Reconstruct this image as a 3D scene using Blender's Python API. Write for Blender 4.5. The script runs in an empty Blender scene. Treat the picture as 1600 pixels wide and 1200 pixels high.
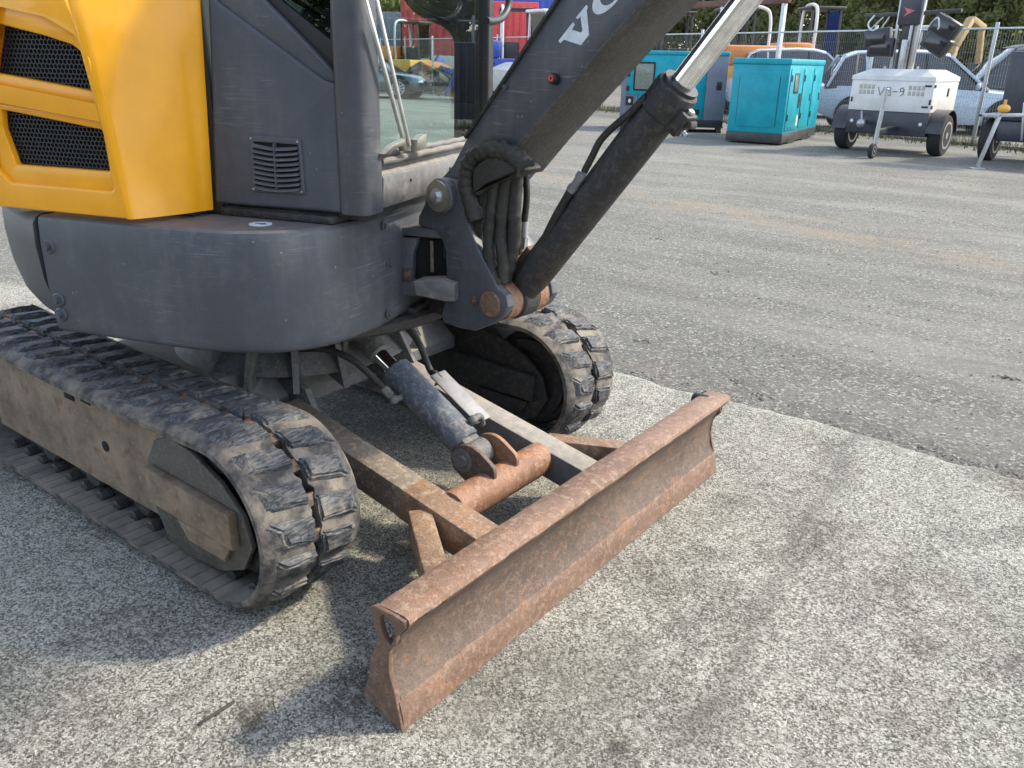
import bpy, bmesh, math, random
import numpy as np
from mathutils import Vector, Matrix
from mathutils.geometry import tessellate_polygon
random.seed(7); np.random.seed(7)
PI = math.pi
sc = bpy.context.scene
col = sc.collection

# ------------------------------------------------------------------ camera, world, sun, exposure
CAM = (0.998127, -1.742477, 1.328488); YAW = 2.217419; TILT = 0.371162; ROLL = 0.021165; FPX = 1302.27
_F = Vector((math.cos(YAW)*math.cos(TILT), math.sin(YAW)*math.cos(TILT), -math.sin(TILT)))
_R0 = Vector((math.sin(YAW), -math.cos(YAW), 0)); _U0 = _R0.cross(_F)
_R = math.cos(ROLL)*_R0 + math.sin(ROLL)*_U0; _U = -math.sin(ROLL)*_R0 + math.cos(ROLL)*_U0
cd = bpy.data.cameras.new('camera'); cam = bpy.data.objects.new('camera', cd); col.objects.link(cam)
m = Matrix.Identity(4)
for i in range(3):
    m[i][0] = _R[i]; m[i][1] = _U[i]; m[i][2] = -_F[i]; m[i][3] = CAM[i]
cam.matrix_world = m
cd.sensor_width = 36; cd.lens = 36*FPX/1600; cd.clip_start = .05; cd.clip_end = 2000
sc.camera = cam

SUN_AZ = math.radians(50); SUN_EL = math.radians(43)      # direction towards the sun, azimuth from +X
w = bpy.data.worlds.new('World'); sc.world = w; w.use_nodes = True
nt = w.node_tree; nt.nodes.clear()
sky = nt.nodes.new('ShaderNodeTexSky'); sky.sky_type = 'NISHITA'; sky.sun_disc = False
sky.sun_elevation = SUN_EL; sky.sun_rotation = PI/2 - SUN_AZ
sky.air_density = 1.0; sky.dust_density = 1.2; sky.ozone_density = 1.0
bg = nt.nodes.new('ShaderNodeBackground'); bg.inputs[1].default_value = .15
wo = nt.nodes.new('ShaderNodeOutputWorld'); hs_ = nt.nodes.new('ShaderNodeHueSaturation'); hs_.inputs['Saturation'].default_value = .66   # hazy, slightly milky sky
nt.links.new(sky.outputs[0], hs_.inputs['Color']); nt.links.new(hs_.outputs[0], bg.inputs[0]); nt.links.new(bg.outputs[0], wo.inputs[0])
sd = bpy.data.lights.new('sun', 'SUN'); sd.energy = 1.85; sd.angle = math.radians(4.5); sd.color = (1, .89, .70)
sun = bpy.data.objects.new('sun', sd); col.objects.link(sun)
sv = Vector((math.cos(SUN_AZ)*math.cos(SUN_EL), math.sin(SUN_AZ)*math.cos(SUN_EL), math.sin(SUN_EL)))
sun.rotation_euler = sv.to_track_quat('Z', 'Y').to_euler(); sun.location = (0, 0, 30)
sc.view_settings.view_transform = 'Standard'; sc.view_settings.look = 'None'
sc.view_settings.exposure = 1.66; sc.view_settings.gamma = 1

# ------------------------------------------------------------------ frames and pixel rays
class Frame:
    def __init__(s, o, ang):
        s.o = Vector(o); c, n = math.cos(ang), math.sin(ang)
        s.a = Vector((c, n, 0)); s.b = Vector((-n, c, 0)); s.c = Vector((0, 0, 1)); s.ang = ang
        s.m = Matrix(((s.a.x, s.b.x, 0, s.o.x), (s.a.y, s.b.y, 0, s.o.y), (0, 0, 1, s.o.z), (0, 0, 0, 1)))
    def px(s, u, v, ax, val):
        d = _F + (u-800)/FPX*_R - (v-600)/FPX*_U
        C = Vector(CAM) - s.o
        C = (C.dot(s.a), C.dot(s.b), C.z); D = (d.dot(s.a), d.dot(s.b), d.z)
        k = (val - C[ax])/D[ax]
        return Vector([C[i]+k*D[i] for i in range(3)])
    def pxs(s, pts, ax, val): return [s.px(u, v, ax, val) for u, v in pts]
    def w(s, p): return s.m @ Vector(p)
M = Frame((0, 0, 0), 0)                                   # undercarriage: x forward, y left
H = Frame((-1.25, 0, 0), math.radians(18))                # slewed upper house
B = Frame((-.53, -.04, 0), math.radians(-3))              # swung boom

# ------------------------------------------------------------------ materials
MATS = {}
def N(t, kind, **kw):
    n = t.nodes.new(kind)
    for k, v in kw.items():
        if k.startswith('i_'):
            key = k[2:]; key = int(key) if key.isdigit() else key.replace('_', ' ')
            n.inputs[key].default_value = v
        else: setattr(n, k, v)
    return n
class Mat:
    def __init__(s, name):
        s.m = bpy.data.materials.new(name); s.m.use_nodes = True; s.t = s.m.node_tree; s.t.nodes.clear()
        s.out = N(s.t, 'ShaderNodeOutputMaterial'); s.b = N(s.t, 'ShaderNodeBsdfPrincipled')
        s.L(s.b.outputs[0], s.out.inputs[0]); s.pos = N(s.t, 'ShaderNodeNewGeometry').outputs['Position']; MATS[name] = s.m
    def L(s, a, b): s.t.links.new(a, b)
    def noise(s, scale, detail=4, rough=.55, vec=None, dist=0):
        n = N(s.t, 'ShaderNodeTexNoise'); n.inputs['Scale'].default_value = scale; n.inputs['Detail'].default_value = detail
        n.inputs['Roughness'].default_value = rough; n.inputs['Distortion'].default_value = dist
        s.L(vec or s.pos, n.inputs['Vector']); return n.outputs['Fac']
    def vor(s, scale, feature='F1', vec=None, rnd=1):
        n = N(s.t, 'ShaderNodeTexVoronoi', feature=feature); n.inputs['Scale'].default_value = scale
        if 'Randomness' in n.inputs: n.inputs['Randomness'].default_value = rnd
        s.L(vec or s.pos, n.inputs['Vector']); return n
    def scaled(s, x, y, z, rot=(0, 0, 0)):
        n = N(s.t, 'ShaderNodeMapping'); n.inputs['Scale'].default_value = (x, y, z); n.inputs['Rotation'].default_value = rot
        s.L(s.pos, n.inputs['Vector']); return n.outputs[0]
    def ramp(s, fac, stops, interp='LINEAR'):
        n = N(s.t, 'ShaderNodeValToRGB'); n.color_ramp.interpolation = interp; e = n.color_ramp.elements
        while len(e) < len(stops): e.new(.5)
        for i, (p, c) in enumerate(stops):
            e[i].position = p; e[i].color = (c, c, c, 1) if not isinstance(c, tuple) else (*c[:3], 1)
        s.L(fac, n.inputs[0]); return n.outputs[0]
    def mix(s, fac, a, b, mode='MIX'):
        n = N(s.t, 'ShaderNodeMix', data_type='RGBA', blend_type=mode)
        for v, k in ((fac, 0), (a, 6), (b, 7)):
            if hasattr(v, 'links') or hasattr(v, 'is_output'): s.L(v, n.inputs[k])
            elif isinstance(v, tuple): n.inputs[k].default_value = (*v[:3], 1)
            else: n.inputs[k].default_value = v
        return n.outputs[2]
    def math(s, op, a, b=0.):
        n = N(s.t, 'ShaderNodeMath', operation=op)
        for v, k in ((a, 0), (b, 1)):
            if hasattr(v, 'is_output'): s.L(v, n.inputs[k])
            else: n.inputs[k].default_value = v
        return n.outputs[0]
    def up(s):                                            # how far a face looks up (dust settles there)
        g = N(s.t, 'ShaderNodeNewGeometry'); x = N(s.t, 'ShaderNodeSeparateXYZ'); s.L(g.outputs['Normal'], x.inputs[0]); return x.outputs[2]
    def bump(s, h, strength=.3, dist=.01, prev=None):
        n = N(s.t, 'ShaderNodeBump'); n.inputs['Strength'].default_value = strength; n.inputs['Distance'].default_value = dist
        s.L(h, n.inputs['Height'])
        if prev: s.L(prev, n.inputs['Normal'])
        s.L(n.outputs[0], s.b.inputs['Normal']); return n.outputs[0]
    def set(s, color=None, rough=None, metal=None, **kw):
        for k, v in (('Base Color', color), ('Roughness', rough), ('Metallic', metal)):
            if v is None: continue
            if hasattr(v, 'is_output'): s.L(v, s.b.inputs[k])
            elif isinstance(v, tuple): s.b.inputs[k].default_value = (*v[:3], 1)
            else: s.b.inputs[k].default_value = v
        for k, v in kw.items(): s.b.inputs[k.replace('_', ' ')].default_value = v
        return s.m

def paint(name, c, rough=.4, dust=(.22, .19, .16), dustamt=.35, scratch=.4, coat=0., spec=.5, bumpy=.0, coatr=.12):
    a = Mat(name); n1 = a.noise(3.5, 5, .6); n2 = a.noise(38, 4, .65)
    st = a.noise(1, 4, .6, a.scaled(220, 220, 9)); st2 = a.noise(1, 3, .6, a.scaled(14, 60, 260, (.5, .3, .2)))
    var = a.mix(a.ramp(n1, [(.35, 0.), (.7, 1.)]), c, tuple(min(1, x*1.25+.004) for x in c))
    f = a.math('MULTIPLY', a.ramp(n2, [(.45, 0.), (.75, 1.)]), a.ramp(n1, [(.4, .15), (.65, 1.)]))
    f = a.math('MULTIPLY', f, dustamt)
    var = a.mix(f, var, dust)
    s_ = a.math('MULTIPLY', a.ramp(st2, [(.66, 0.), (.72, 1.)]), scratch*.35)
    var = a.mix(s_, var, tuple(min(1, x*2.2+.05) for x in c))
    vc = a.vor(75); csx = N(a.t, 'ShaderNodeSeparateColor'); a.L(vc.outputs['Color'], csx.inputs[0])
    chips = a.math('MULTIPLY', a.math('LESS_THAN', vc.outputs['Distance'], .2), a.math('GREATER_THAN', csx.outputs[0], .984))
    var = a.mix(a.math('MULTIPLY', chips, min(1, scratch*1.6)), var, tuple(min(1, x*1.4+.10) for x in c))
    drip = a.noise(1, 5, .65, a.scaled(30, 30, 2.2)); sc2 = a.noise(1, 2, .5, a.scaled(9, 9, 420, (.12, .1, 0)))
    var = a.mix(a.math('MULTIPLY', a.math('MULTIPLY', a.ramp(drip, [(.46, 0.), (.68, 1.)]), a.ramp(n1, [(.4, .2), (.60, 1.)])), scratch*.8), var, tuple(min(1, x*1.35+.035) for x in c))
    var = a.mix(a.math('MULTIPLY', a.math('MULTIPLY', a.ramp(sc2, [(.64, 0.), (.68, 1.)]), a.ramp(n1, [(.46, 0.), (.58, 1.)])), scratch), var, tuple(min(1, x*1.7+.09) for x in c))
    upf = a.math('MULTIPLY', a.ramp(a.up(), [(.55, 0.), (.98, 1.)]), a.math('MULTIPLY', a.ramp(n2, [(.25, .3), (.7, 1.)]), min(1, dustamt*1.5)))
    var = a.mix(upf, var, dust)
    rr = a.math('ADD', a.math('MULTIPLY', a.math('ADD', f, upf), .45), a.math('ADD', a.math('MULTIPLY', n1, .12), rough-.06))
    a.set(var, rr, 0, Coat_Weight=coat, Coat_Roughness=coatr, Specular_IOR_Level=spec)
    if bumpy: a.bump(a.noise(26, 3), bumpy, .004)
    return a.m
GREY = paint('grey_paint', (.056, .063, .076), .42, dustamt=.34, scratch=.75)
PLASTIC = paint('grey_plastic', (.054, .061, .074), .5, dustamt=.2, scratch=.5)
DIRTY = paint('dusty_grey_paint', (.095, .097, .10), .6, dust=(.31, .28, .235), dustamt=.85, scratch=.5, bumpy=.12)
BLACKP = paint('black_paint', (.022, .023, .026), .42, dustamt=.3, scratch=.5)
BOOM = paint('boom_paint', (.050, .056, .069), .45, dustamt=.14, scratch=.9)
YELLOW = paint('yellow_paint', (.80, .345, .010), .3, dust=(.7, .36, .05), dustamt=.04, scratch=.05, coat=.25, coatr=.03, spec=.3)
YDULL = paint('faded_yellow_paint', (.62, .33, .05), .5, dustamt=.4)
ORANGE = paint('orange_paint', (.6, .2, .03), .5, dustamt=.3)
TEAL = paint('teal_paint', (.004, .255, .325), .4, dust=(.1, .33, .38), dustamt=.12, scratch=.2, spec=.3)
TEALD = paint('genset_grey_paint', (.13, .15, .19), .45, dustamt=.2)
WHITE = paint('white_paint', (.56, .56, .55), .4, dust=(.5, .47, .42), dustamt=.25)
NAVY = paint('navy_paint', (.022, .026, .038), .4, dustamt=.15)
REDP = paint('red_paint', (.42, .03, .035), .5, dustamt=.2)
BLUEP = paint('blue_paint', (.02, .06, .32), .45, dustamt=.2)
BROWN = paint('brown_paint', (.11, .04, .03), .6, dustamt=.3)
def simple(name, c, rough=.5, metal=0., **kw):
    a = Mat(name); n = a.noise(30, 4)
    return a.set(a.mix(a.ramp(n, [(.3, 0.), (.7, 1.)]), tuple(x*.8 for x in c), tuple(min(1, x*1.15) for x in c)), rough, metal, **kw)
GRILLE = simple('black_grille_plastic', (.022, .023, .025), .5)
SEAL = simple('weathered_seal_rubber', (.16, .15, .14), .7)
DIRTYG = paint('dusty_counterweight_paint', (.065, .068, .073), .55, dust=(.22, .2, .18), dustamt=.45, scratch=.4)
BLACK = simple('black_rubber_trim', (.014, .014, .016), .5)
DARK = simple('dark_void', (.006, .006, .007), .9)
LETTER = simple('white_lettering', (.60, .66, .70), .5)
GALV = simple('galvanised_steel', (.42, .43, .44), .42, .7)
ALU = simple('wiper_aluminium', (.6, .6, .58), .38, .6)
REDK = simple('red_plastic', (.55, .04, .03), .4)
PLATE = simple('yellowed_zinc_plate', (.33, .31, .27), .45, .8)
ZINC = simple('bright_zinc', (.62, .63, .64), .28, .9)
CHROME = simple('chrome', (.82, .82, .83), .1, 1.)
TYRE = simple('tyre_rubber', (.018, .018, .02), .75)
WOODP = simple('pallet_wood', (.055, .048, .04), .8)
CARBLUE = simple('grey_blue_car_paint', (.085, .115, .135), .22, .6, Coat_Weight=.8)
CARWHITE = simple('white_blue_car_paint', (.42, .50, .60), .25, 0., Coat_Weight=.6)
CARDARK = simple('dark_maroon_car_paint', (.022, .017, .019), .45, 0., Coat_Weight=.1)
HEAD = simple('headlamp_plastic', (.55, .56, .55), .12)
GAUGE = simple('genset_window', (.20, .22, .18), .15)

def rubber():
    a = Mat('track_rubber'); n1 = a.noise(16, 5, .65); n2 = a.noise(120, 4, .6)
    st = a.noise(1, 4, .65, a.scaled(260, 30, 160, (.3, .2, .5)))
    c = a.mix(a.ramp(st, [(.42, 0.), (.75, 1.)]), (.020, .022, .026), (.15, .155, .165))
    c = a.mix(a.math('MULTIPLY', a.ramp(n1, [(.52, 0.), (.68, 1.)]), .7), c, (.22, .19, .15))
    a.set(c, a.ramp(n2, [(.3, .55), (.7, .85)])); a.bump(st, .5, .004, a.bump(n1, .6, .012)); return a.m
def dustrubber():
    a = Mat('dusty_track_rubber'); n1 = a.noise(13, 5, .65); n2 = a.noise(90, 5, .65)
    c = a.mix(a.ramp(n1, [(.40, 0.), (.60, 1.)]), (.034, .033, .034), (.185, .160, .130))
    c = a.mix(a.math('MULTIPLY', a.ramp(n2, [(.5, 0.), (.7, 1.)]), .4), c, (.10, .09, .08))
    a.set(c, .85); a.bump(n2, .4, .004, a.bump(n1, .5, .012)); return a.m
RUB = rubber(); DRUB = dustrubber()
def belt_inner():
    a = Mat('muddy_belt_rubber'); n1 = a.noise(9, 5, .6); n2 = a.noise(80, 4)
    c = a.mix(a.ramp(n1, [(.35, 0.), (.65, 1.)]), (.085, .075, .065), (.19, .165, .135)); a.set(c, .85); a.bump(n2, .4, .004); return a.m
BELTIN = belt_inner()
def dirtsteel():
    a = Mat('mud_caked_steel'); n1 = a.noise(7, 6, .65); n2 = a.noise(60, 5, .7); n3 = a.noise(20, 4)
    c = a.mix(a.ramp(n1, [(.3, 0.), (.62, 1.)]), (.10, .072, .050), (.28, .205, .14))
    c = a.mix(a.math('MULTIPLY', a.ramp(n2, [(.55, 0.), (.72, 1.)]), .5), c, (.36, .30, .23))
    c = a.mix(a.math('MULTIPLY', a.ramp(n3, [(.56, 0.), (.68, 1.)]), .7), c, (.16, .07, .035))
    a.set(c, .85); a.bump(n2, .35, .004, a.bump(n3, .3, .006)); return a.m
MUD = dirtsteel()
def rust(name, base, hi, orange=(.30, .115, .035), oramt=.5, worn=(.30, .20, .16), metal=.0):
    a = Mat(name); n1 = a.noise(5, 6, .62); n2 = a.noise(52, 6, .75); n3 = a.noise(170, 4, .75); n4 = a.noise(11, 6, .7, dist=1.2)
    lines = a.noise(1, 3, .6, a.scaled(16, 16, 150, (0, 0, .3)))
    c = a.mix(a.ramp(n1, [(.34, 0.), (.66, 1.)]), base, hi)
    c = a.mix(a.math('MULTIPLY', a.ramp(n4, [(.56, 0.), (.68, 1.)]), oramt), c, orange)
    c = a.mix(a.math('MULTIPLY', a.ramp(n2, [(.50, 0.), (.60, 1.)]), .65), c, worn)
    c = a.mix(a.math('MULTIPLY', a.ramp(n3, [(.55, 0.), (.64, 1.)]), .65), c, tuple(x*.30 for x in base))
    c = a.mix(a.math('MULTIPLY', a.ramp(lines, [(.6, 0.), (.68, 1.)]), .3), c, tuple(x*.5 for x in base))
    a.set(c, a.ramp(n2, [(.3, .48), (.7, .75)]), metal); a.bump(n3, .5, .003, a.bump(n2, .5, .005)); return a.m
RUST = rust('rusty_blade_steel', (.110, .062, .040), (.18, .108, .073), worn=(.27, .185, .135))
RUSTF = rust('worn_blade_face', (.075, .050, .038), (.13, .092, .070), oramt=.5, worn=(.19, .13, .096))
RUSTT = rust('scuffed_blade_lip', (.145, .080, .050), (.235, .142, .097), worn=(.34, .24, .17))
RUSTA = rust('rusty_dusty_arm', (.135, .108, .082), (.24, .20, .155), orange=(.28, .15, .07), oramt=.5, worn=(.36, .30, .225))
RUSTARM = rust('arm_orange_rust', (.145, .085, .052), (.25, .16, .10), orange=(.36, .16, .055), oramt=.75, worn=(.40, .29, .19))  # orange rust of the near arm's front half and the braces
RUSTTUBE = rust('orange_rust_tube', (.17, .078, .042), (.29, .15, .085), orange=(.40, .15, .04), oramt=.7, worn=(.36, .24, .15))
CYLM = rust('flaking_cylinder_paint', (.042, .054, .076), (.10, .117, .145), orange=(.36, .24, .11), oramt=.85, worn=(.25, .24, .22))
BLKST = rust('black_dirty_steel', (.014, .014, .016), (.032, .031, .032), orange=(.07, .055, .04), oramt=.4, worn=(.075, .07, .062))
CANVAS = rust('dusty_hose_cover', (.018, .017, .015), (.036, .034, .028), orange=(.07, .06, .045), oramt=.4, worn=(.062, .056, .046))
HOSE = rust('dirty_hose_rubber', (.012, .012, .012), (.026, .025, .023), orange=(.085, .072, .055), oramt=.4, worn=(.05, .046, .04))
CAST = rust('grey_dirty_casting', (.075, .078, .082), (.15, .145, .135), orange=(.21, .16, .11), oramt=.5, worn=(.22, .2, .17))
UNDER = rust('dirty_boom_underside', (.034, .033, .031), (.072, .068, .062), orange=(.11, .098, .08), oramt=.4, worn=(.11, .10, .09))
CASTMUD = rust('muddy_grey_casting', (.055, .048, .041), (.115, .10, .082), orange=(.12, .085, .06), oramt=.4, worn=(.16, .14, .115))
BLKRUST = rust('dark_rusty_steel', (.05, .036, .03), (.10, .072, .055), orange=(.26, .12, .05), oramt=.7, worn=(.22, .14, .09))
GALVD = simple('dull_galvanised_plate', (.20, .20, .205), .6, .15)
LINK = rust('orange_rust_link', (.26, .11, .05), (.42, .20, .10), orange=(.5, .22, .1), oramt=.4, worn=(.4, .25, .16))

def glass(name, tint, gl=.08, rough=.0):
    a = Mat(name); a.t.nodes.remove(a.b)
    tr = N(a.t, 'ShaderNodeBsdfTransparent'); tr.inputs[0].default_value = (*tint, 1)
    g = N(a.t, 'ShaderNodeBsdfGlossy'); g.inputs['Roughness'].default_value = rough; g.inputs[0].default_value = (1, 1, 1, 1)
    f = N(a.t, 'ShaderNodeLayerWeight'); f.inputs[0].default_value = .5
    fr_ = a.math('ADD', a.math('MULTIPLY', a.math('POWER', f.outputs['Facing'], 4.), .55), .025)
    mx = N(a.t, 'ShaderNodeMixShader'); a.L(fr_, mx.inputs[0]); a.L(tr.outputs[0], mx.inputs[1]); a.L(g.outputs[0], mx.inputs[2]); a.L(mx.outputs[0], a.out.inputs[0]); return a.m
GLASS = glass('greenish_cab_glass', (.89, .955, .94))
DGLASS = glass('dark_car_glass', (.12, .15, .16))

# ------------------------------------------------------------------ mesh helpers
def finish(me, smooth=True, ang=35):
    if smooth:
        me.polygons.foreach_set('use_smooth', [True]*len(me.polygons)); me.set_sharp_from_angle(angle=math.radians(ang))
def link(name, me, mat, parent=None, frame=None, label=None):
    o = bpy.data.objects.new(name, me); col.objects.link(o)
    if mat is not None and len(me.materials) == 0: me.materials.append(mat)
    if parent is not None: o.parent = parent
    if frame is not None: o.matrix_basis = frame.m if isinstance(frame, Frame) else frame
    if label: o['label'] = label
    return o
class G:
    """collects pieces of ONE part"""
    def __init__(s): s.bm = bmesh.new()
    def add(s, vs, fs):
        b = [s.bm.verts.new(v) for v in vs]; out = []
        for f in fs:
            try: out.append(s.bm.faces.new([b[i] for i in f]))
            except ValueError: pass
        return b, out
    def box(s, lo, hi, bev=0., mat=None):
        x0, y0, z0 = lo; x1, y1, z1 = hi
        vs = [Vector(p) for p in ((x0,y0,z0),(x1,y0,z0),(x1,y1,z0),(x0,y1,z0),(x0,y0,z1),(x1,y0,z1),(x1,y1,z1),(x0,y1,z1))]
        if mat: vs = [mat @ v for v in vs]
        b, f = s.add(vs, [(0,3,2,1),(4,5,6,7),(0,1,5,4),(1,2,6,5),(2,3,7,6),(3,0,4,7)])
        if bev: bmesh.ops.bevel(s.bm, geom=list({e for q in f for e in q.edges}), offset=bev, segments=2, affect='EDGES', profile=.5)
        return s
    def beam(s, p, q, wd, ht, bev=0., upv=(0,0,1)):
        p, q = Vector(p), Vector(q); d = (q-p); L = d.length; d.normalize(); up = Vector(upv); y = up.cross(d).normalized(); z = d.cross(y)
        mt = Matrix(((d.x,y.x,z.x,p.x),(d.y,y.y,z.y,p.y),(d.z,y.z,z.z,p.z),(0,0,0,1)))
        return s.box((0,-wd/2,-ht/2), (L,wd/2,ht/2), bev, mt)
    def prism(s, poly, axis, lo, hi, bev=0., seg=2):
        """poly: points in frame coords lying in a plane of constant `axis`; extruded from lo to hi along it"""
        n = len(poly); A = []; Bv = []
        for p in poly:
            a = list(p); a[axis] = lo; A.append(a); a = list(p); a[axis] = hi; Bv.append(a)
        b, f = s.add(A+Bv, [tuple(range(n)), tuple(range(2*n-1, n-1, -1))] + [(i, n+i, n+(i+1) % n, (i+1) % n) for i in range(n)])
        bmesh.ops.recalc_face_normals(s.bm, faces=f)
        if bev: bmesh.ops.bevel(s.bm, geom=list({e for q in f[:2] for e in q.edges}), offset=bev, segments=seg, affect='EDGES', profile=.5)
        return s
    def tube(s, pts, r, seg=14, caps=True):
        pts = [Vector(p) for p in pts]; n = len(pts); rs = r if isinstance(r, (list, tuple)) else [r]*n
        t0 = (pts[1]-pts[0]).normalized(); up = Vector((0,0,1)) if abs(t0.z) < .9 else Vector((1,0,0)); x = up.cross(t0).normalized(); vs = []
        for i, p in enumerate(pts):
            t = (pts[min(i+1,n-1)]-pts[max(i-1,0)]).normalized(); x = (x - t*x.dot(t)).normalized(); y = t.cross(x)
            for k in range(seg):
                a = 2*PI*k/seg; vs.append(p + (x*math.cos(a)+y*math.sin(a))*rs[i])
        fs = [(i*seg+k, i*seg+(k+1)%seg, (i+1)*seg+(k+1)%seg, (i+1)*seg+k) for i in range(n-1) for k in range(seg)]
        if caps: fs += [tuple(range(seg-1,-1,-1)), tuple((n-1)*seg+k for k in range(seg))]
        s.add(vs, fs); return s
    def cyl(s, p, q, r, seg=20, bev=0., r2=None):
        p, q = Vector(p), Vector(q); r2 = r if r2 is None else r2
        if bev:
            d = (q-p).normalized()*bev; return s.tube([p, p+d, q-d, q], [r-bev, r, r2, r2-bev], seg)
        return s.tube([p, q], [r, r2], seg)
    def ring(s, p, q, ro, ri, seg=24):
        p, q = Vector(p), Vector(q); t = (q-p).normalized(); up = Vector((0,0,1)) if abs(t.z) < .9 else Vector((1,0,0)); x = up.cross(t).normalized(); y = t.cross(x); vs = []
        for c, r in ((p,ri),(p,ro),(q,ro),(q,ri)):
            for k in range(seg):
                a = 2*PI*k/seg; vs.append(c+(x*math.cos(a)+y*math.sin(a))*r)
        s.add(vs, [((j)*seg+k, (j)*seg+(k+1)%seg, ((j+1)%4)*seg+(k+1)%seg, ((j+1)%4)*seg+k) for j in range(4) for k in range(seg)]); return s
    def hexbolt(s, p, n, r, hgt):
        p = Vector(p); n = Vector(n).normalized(); s.tube([p, p+n*hgt*.35], r*1.5, 16); s.tube([p+n*hgt*.35, p+n*hgt], r, 6); return s
    def loft(s, rings, closed=True, caps=False):
        n = len(rings[0]); vs = [v for r in rings for v in r]; kmax = n if closed else n-1
        fs = [(i*n+k, i*n+(k+1)%n, (i+1)*n+(k+1)%n, (i+1)*n+k) for i in range(len(rings)-1) for k in range(kmax)]
        if caps: fs += [tuple(range(n-1,-1,-1)), tuple((len(rings)-1)*n+k for k in range(n))]
        b, f = s.add(vs, fs); bmesh.ops.recalc_face_normals(s.bm, faces=f); return s
    def sphere(s, c, r, seg=12, sc=(1,1,1)):
        mt = Matrix.Translation(c) @ Matrix.Diagonal((*[r*x for x in sc], 1)); bmesh.ops.create_uvsphere(s.bm, u_segments=seg, v_segments=seg//2+2, radius=1, matrix=mt); return s
    def mesh(s, name='m', ang=35, smooth=True):
        me = bpy.data.meshes.new(name); s.bm.to_mesh(me); s.bm.free(); finish(me, smooth, ang); return me
    def obj(s, name, mat, parent=None, frame=None, label=None, ang=35): return link(name, s.mesh(name, ang), mat, parent, frame, label)
def plate(polys, ax, lo, hi, bev=0., res=2):
    """flat plate with holes: polys in the plane of constant `ax` (first = outline); returns mesh in frame coords"""
    o = [i for i in range(3) if i != ax]
    cu = bpy.data.curves.new('c', 'CURVE'); cu.dimensions = '2D'; cu.fill_mode = 'BOTH'
    for pl in polys:
        sp = cu.splines.new('POLY'); sp.points.add(len(pl)-1); sp.use_cyclic_u = True
        for i, p in enumerate(pl): sp.points[i].co = (p[o[0]], p[o[1]], 0, 1)
    cu.extrude = (hi-lo)/2 - bev; cu.bevel_depth = bev; cu.bevel_resolution = res; cu.offset = -bev if bev else 0
    ob = bpy.data.objects.new('c', cu); me = bpy.data.meshes.new_from_object(ob); bpy.data.objects.remove(ob); bpy.data.curves.remove(cu)
    n = len(me.vertices); c = np.empty(n*3); me.vertices.foreach_get('co', c); c = c.reshape(-1, 3); r = np.empty_like(c)
    r[:, o[0]] = c[:, 0]; r[:, o[1]] = c[:, 1]; r[:, ax] = c[:, 2] + (lo+hi)/2
    me.vertices.foreach_set('co', r.ravel())
    bm = bmesh.new(); bm.from_mesh(me); bmesh.ops.remove_doubles(bm, verts=bm.verts, dist=1e-5); bmesh.ops.recalc_face_normals(bm, faces=bm.faces); bm.to_mesh(me); bm.free()
    me.materials.clear(); finish(me); return me
def rnd(poly, r, n=4):
    """round the corners of a polygon (list of Vectors)"""
    out = []; k = len(poly)
    for i in range(k):
        p, a, b = Vector(poly[i]), Vector(poly[i-1]), Vector(poly[(i+1) % k])
        da, db = (a-p), (b-p); q = min(r, da.length*.45, db.length*.45); A = p+da.normalized()*q; Bq = p+db.normalized()*q
        for j in range(n+1):
            t = j/n; out.append(A*(1-t)**2 + p*2*t*(1-t) + Bq*t*t)
    return out
def smooth_path(pts, n=6):
    pts = [Vector(p) for p in pts]; P_ = [pts[0]*2-pts[1]]+pts+[pts[-1]*2-pts[-2]]; out = []
    for i in range(1, len(P_)-2):
        a, b, c, d = P_[i-1:i+3]
        for j in range(n):
            t = j/n; out.append(.5*((2*b)+(-a+c)*t+(2*a-5*b+4*c-d)*t*t+(-a+3*b-3*c+d)*t**3))
    out.append(pts[-1]); return out
def empty(name, loc=(0,0,0), rz=0., label=None, cat=None, group=None):
    o = bpy.data.objects.new(name, None); col.objects.link(o); o.location = loc; o.rotation_euler = (0, 0, rz); o.empty_display_size = .1
    if label: o['label'] = label
    if cat: o['category'] = cat
    if group: o['group'] = group
    return o
def tag(o, label=None, cat=None, group=None, kind=None):
    for k, v in (('label', label), ('category', cat), ('group', group), ('kind', kind)):
        if v: o[k] = v
    return o
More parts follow.
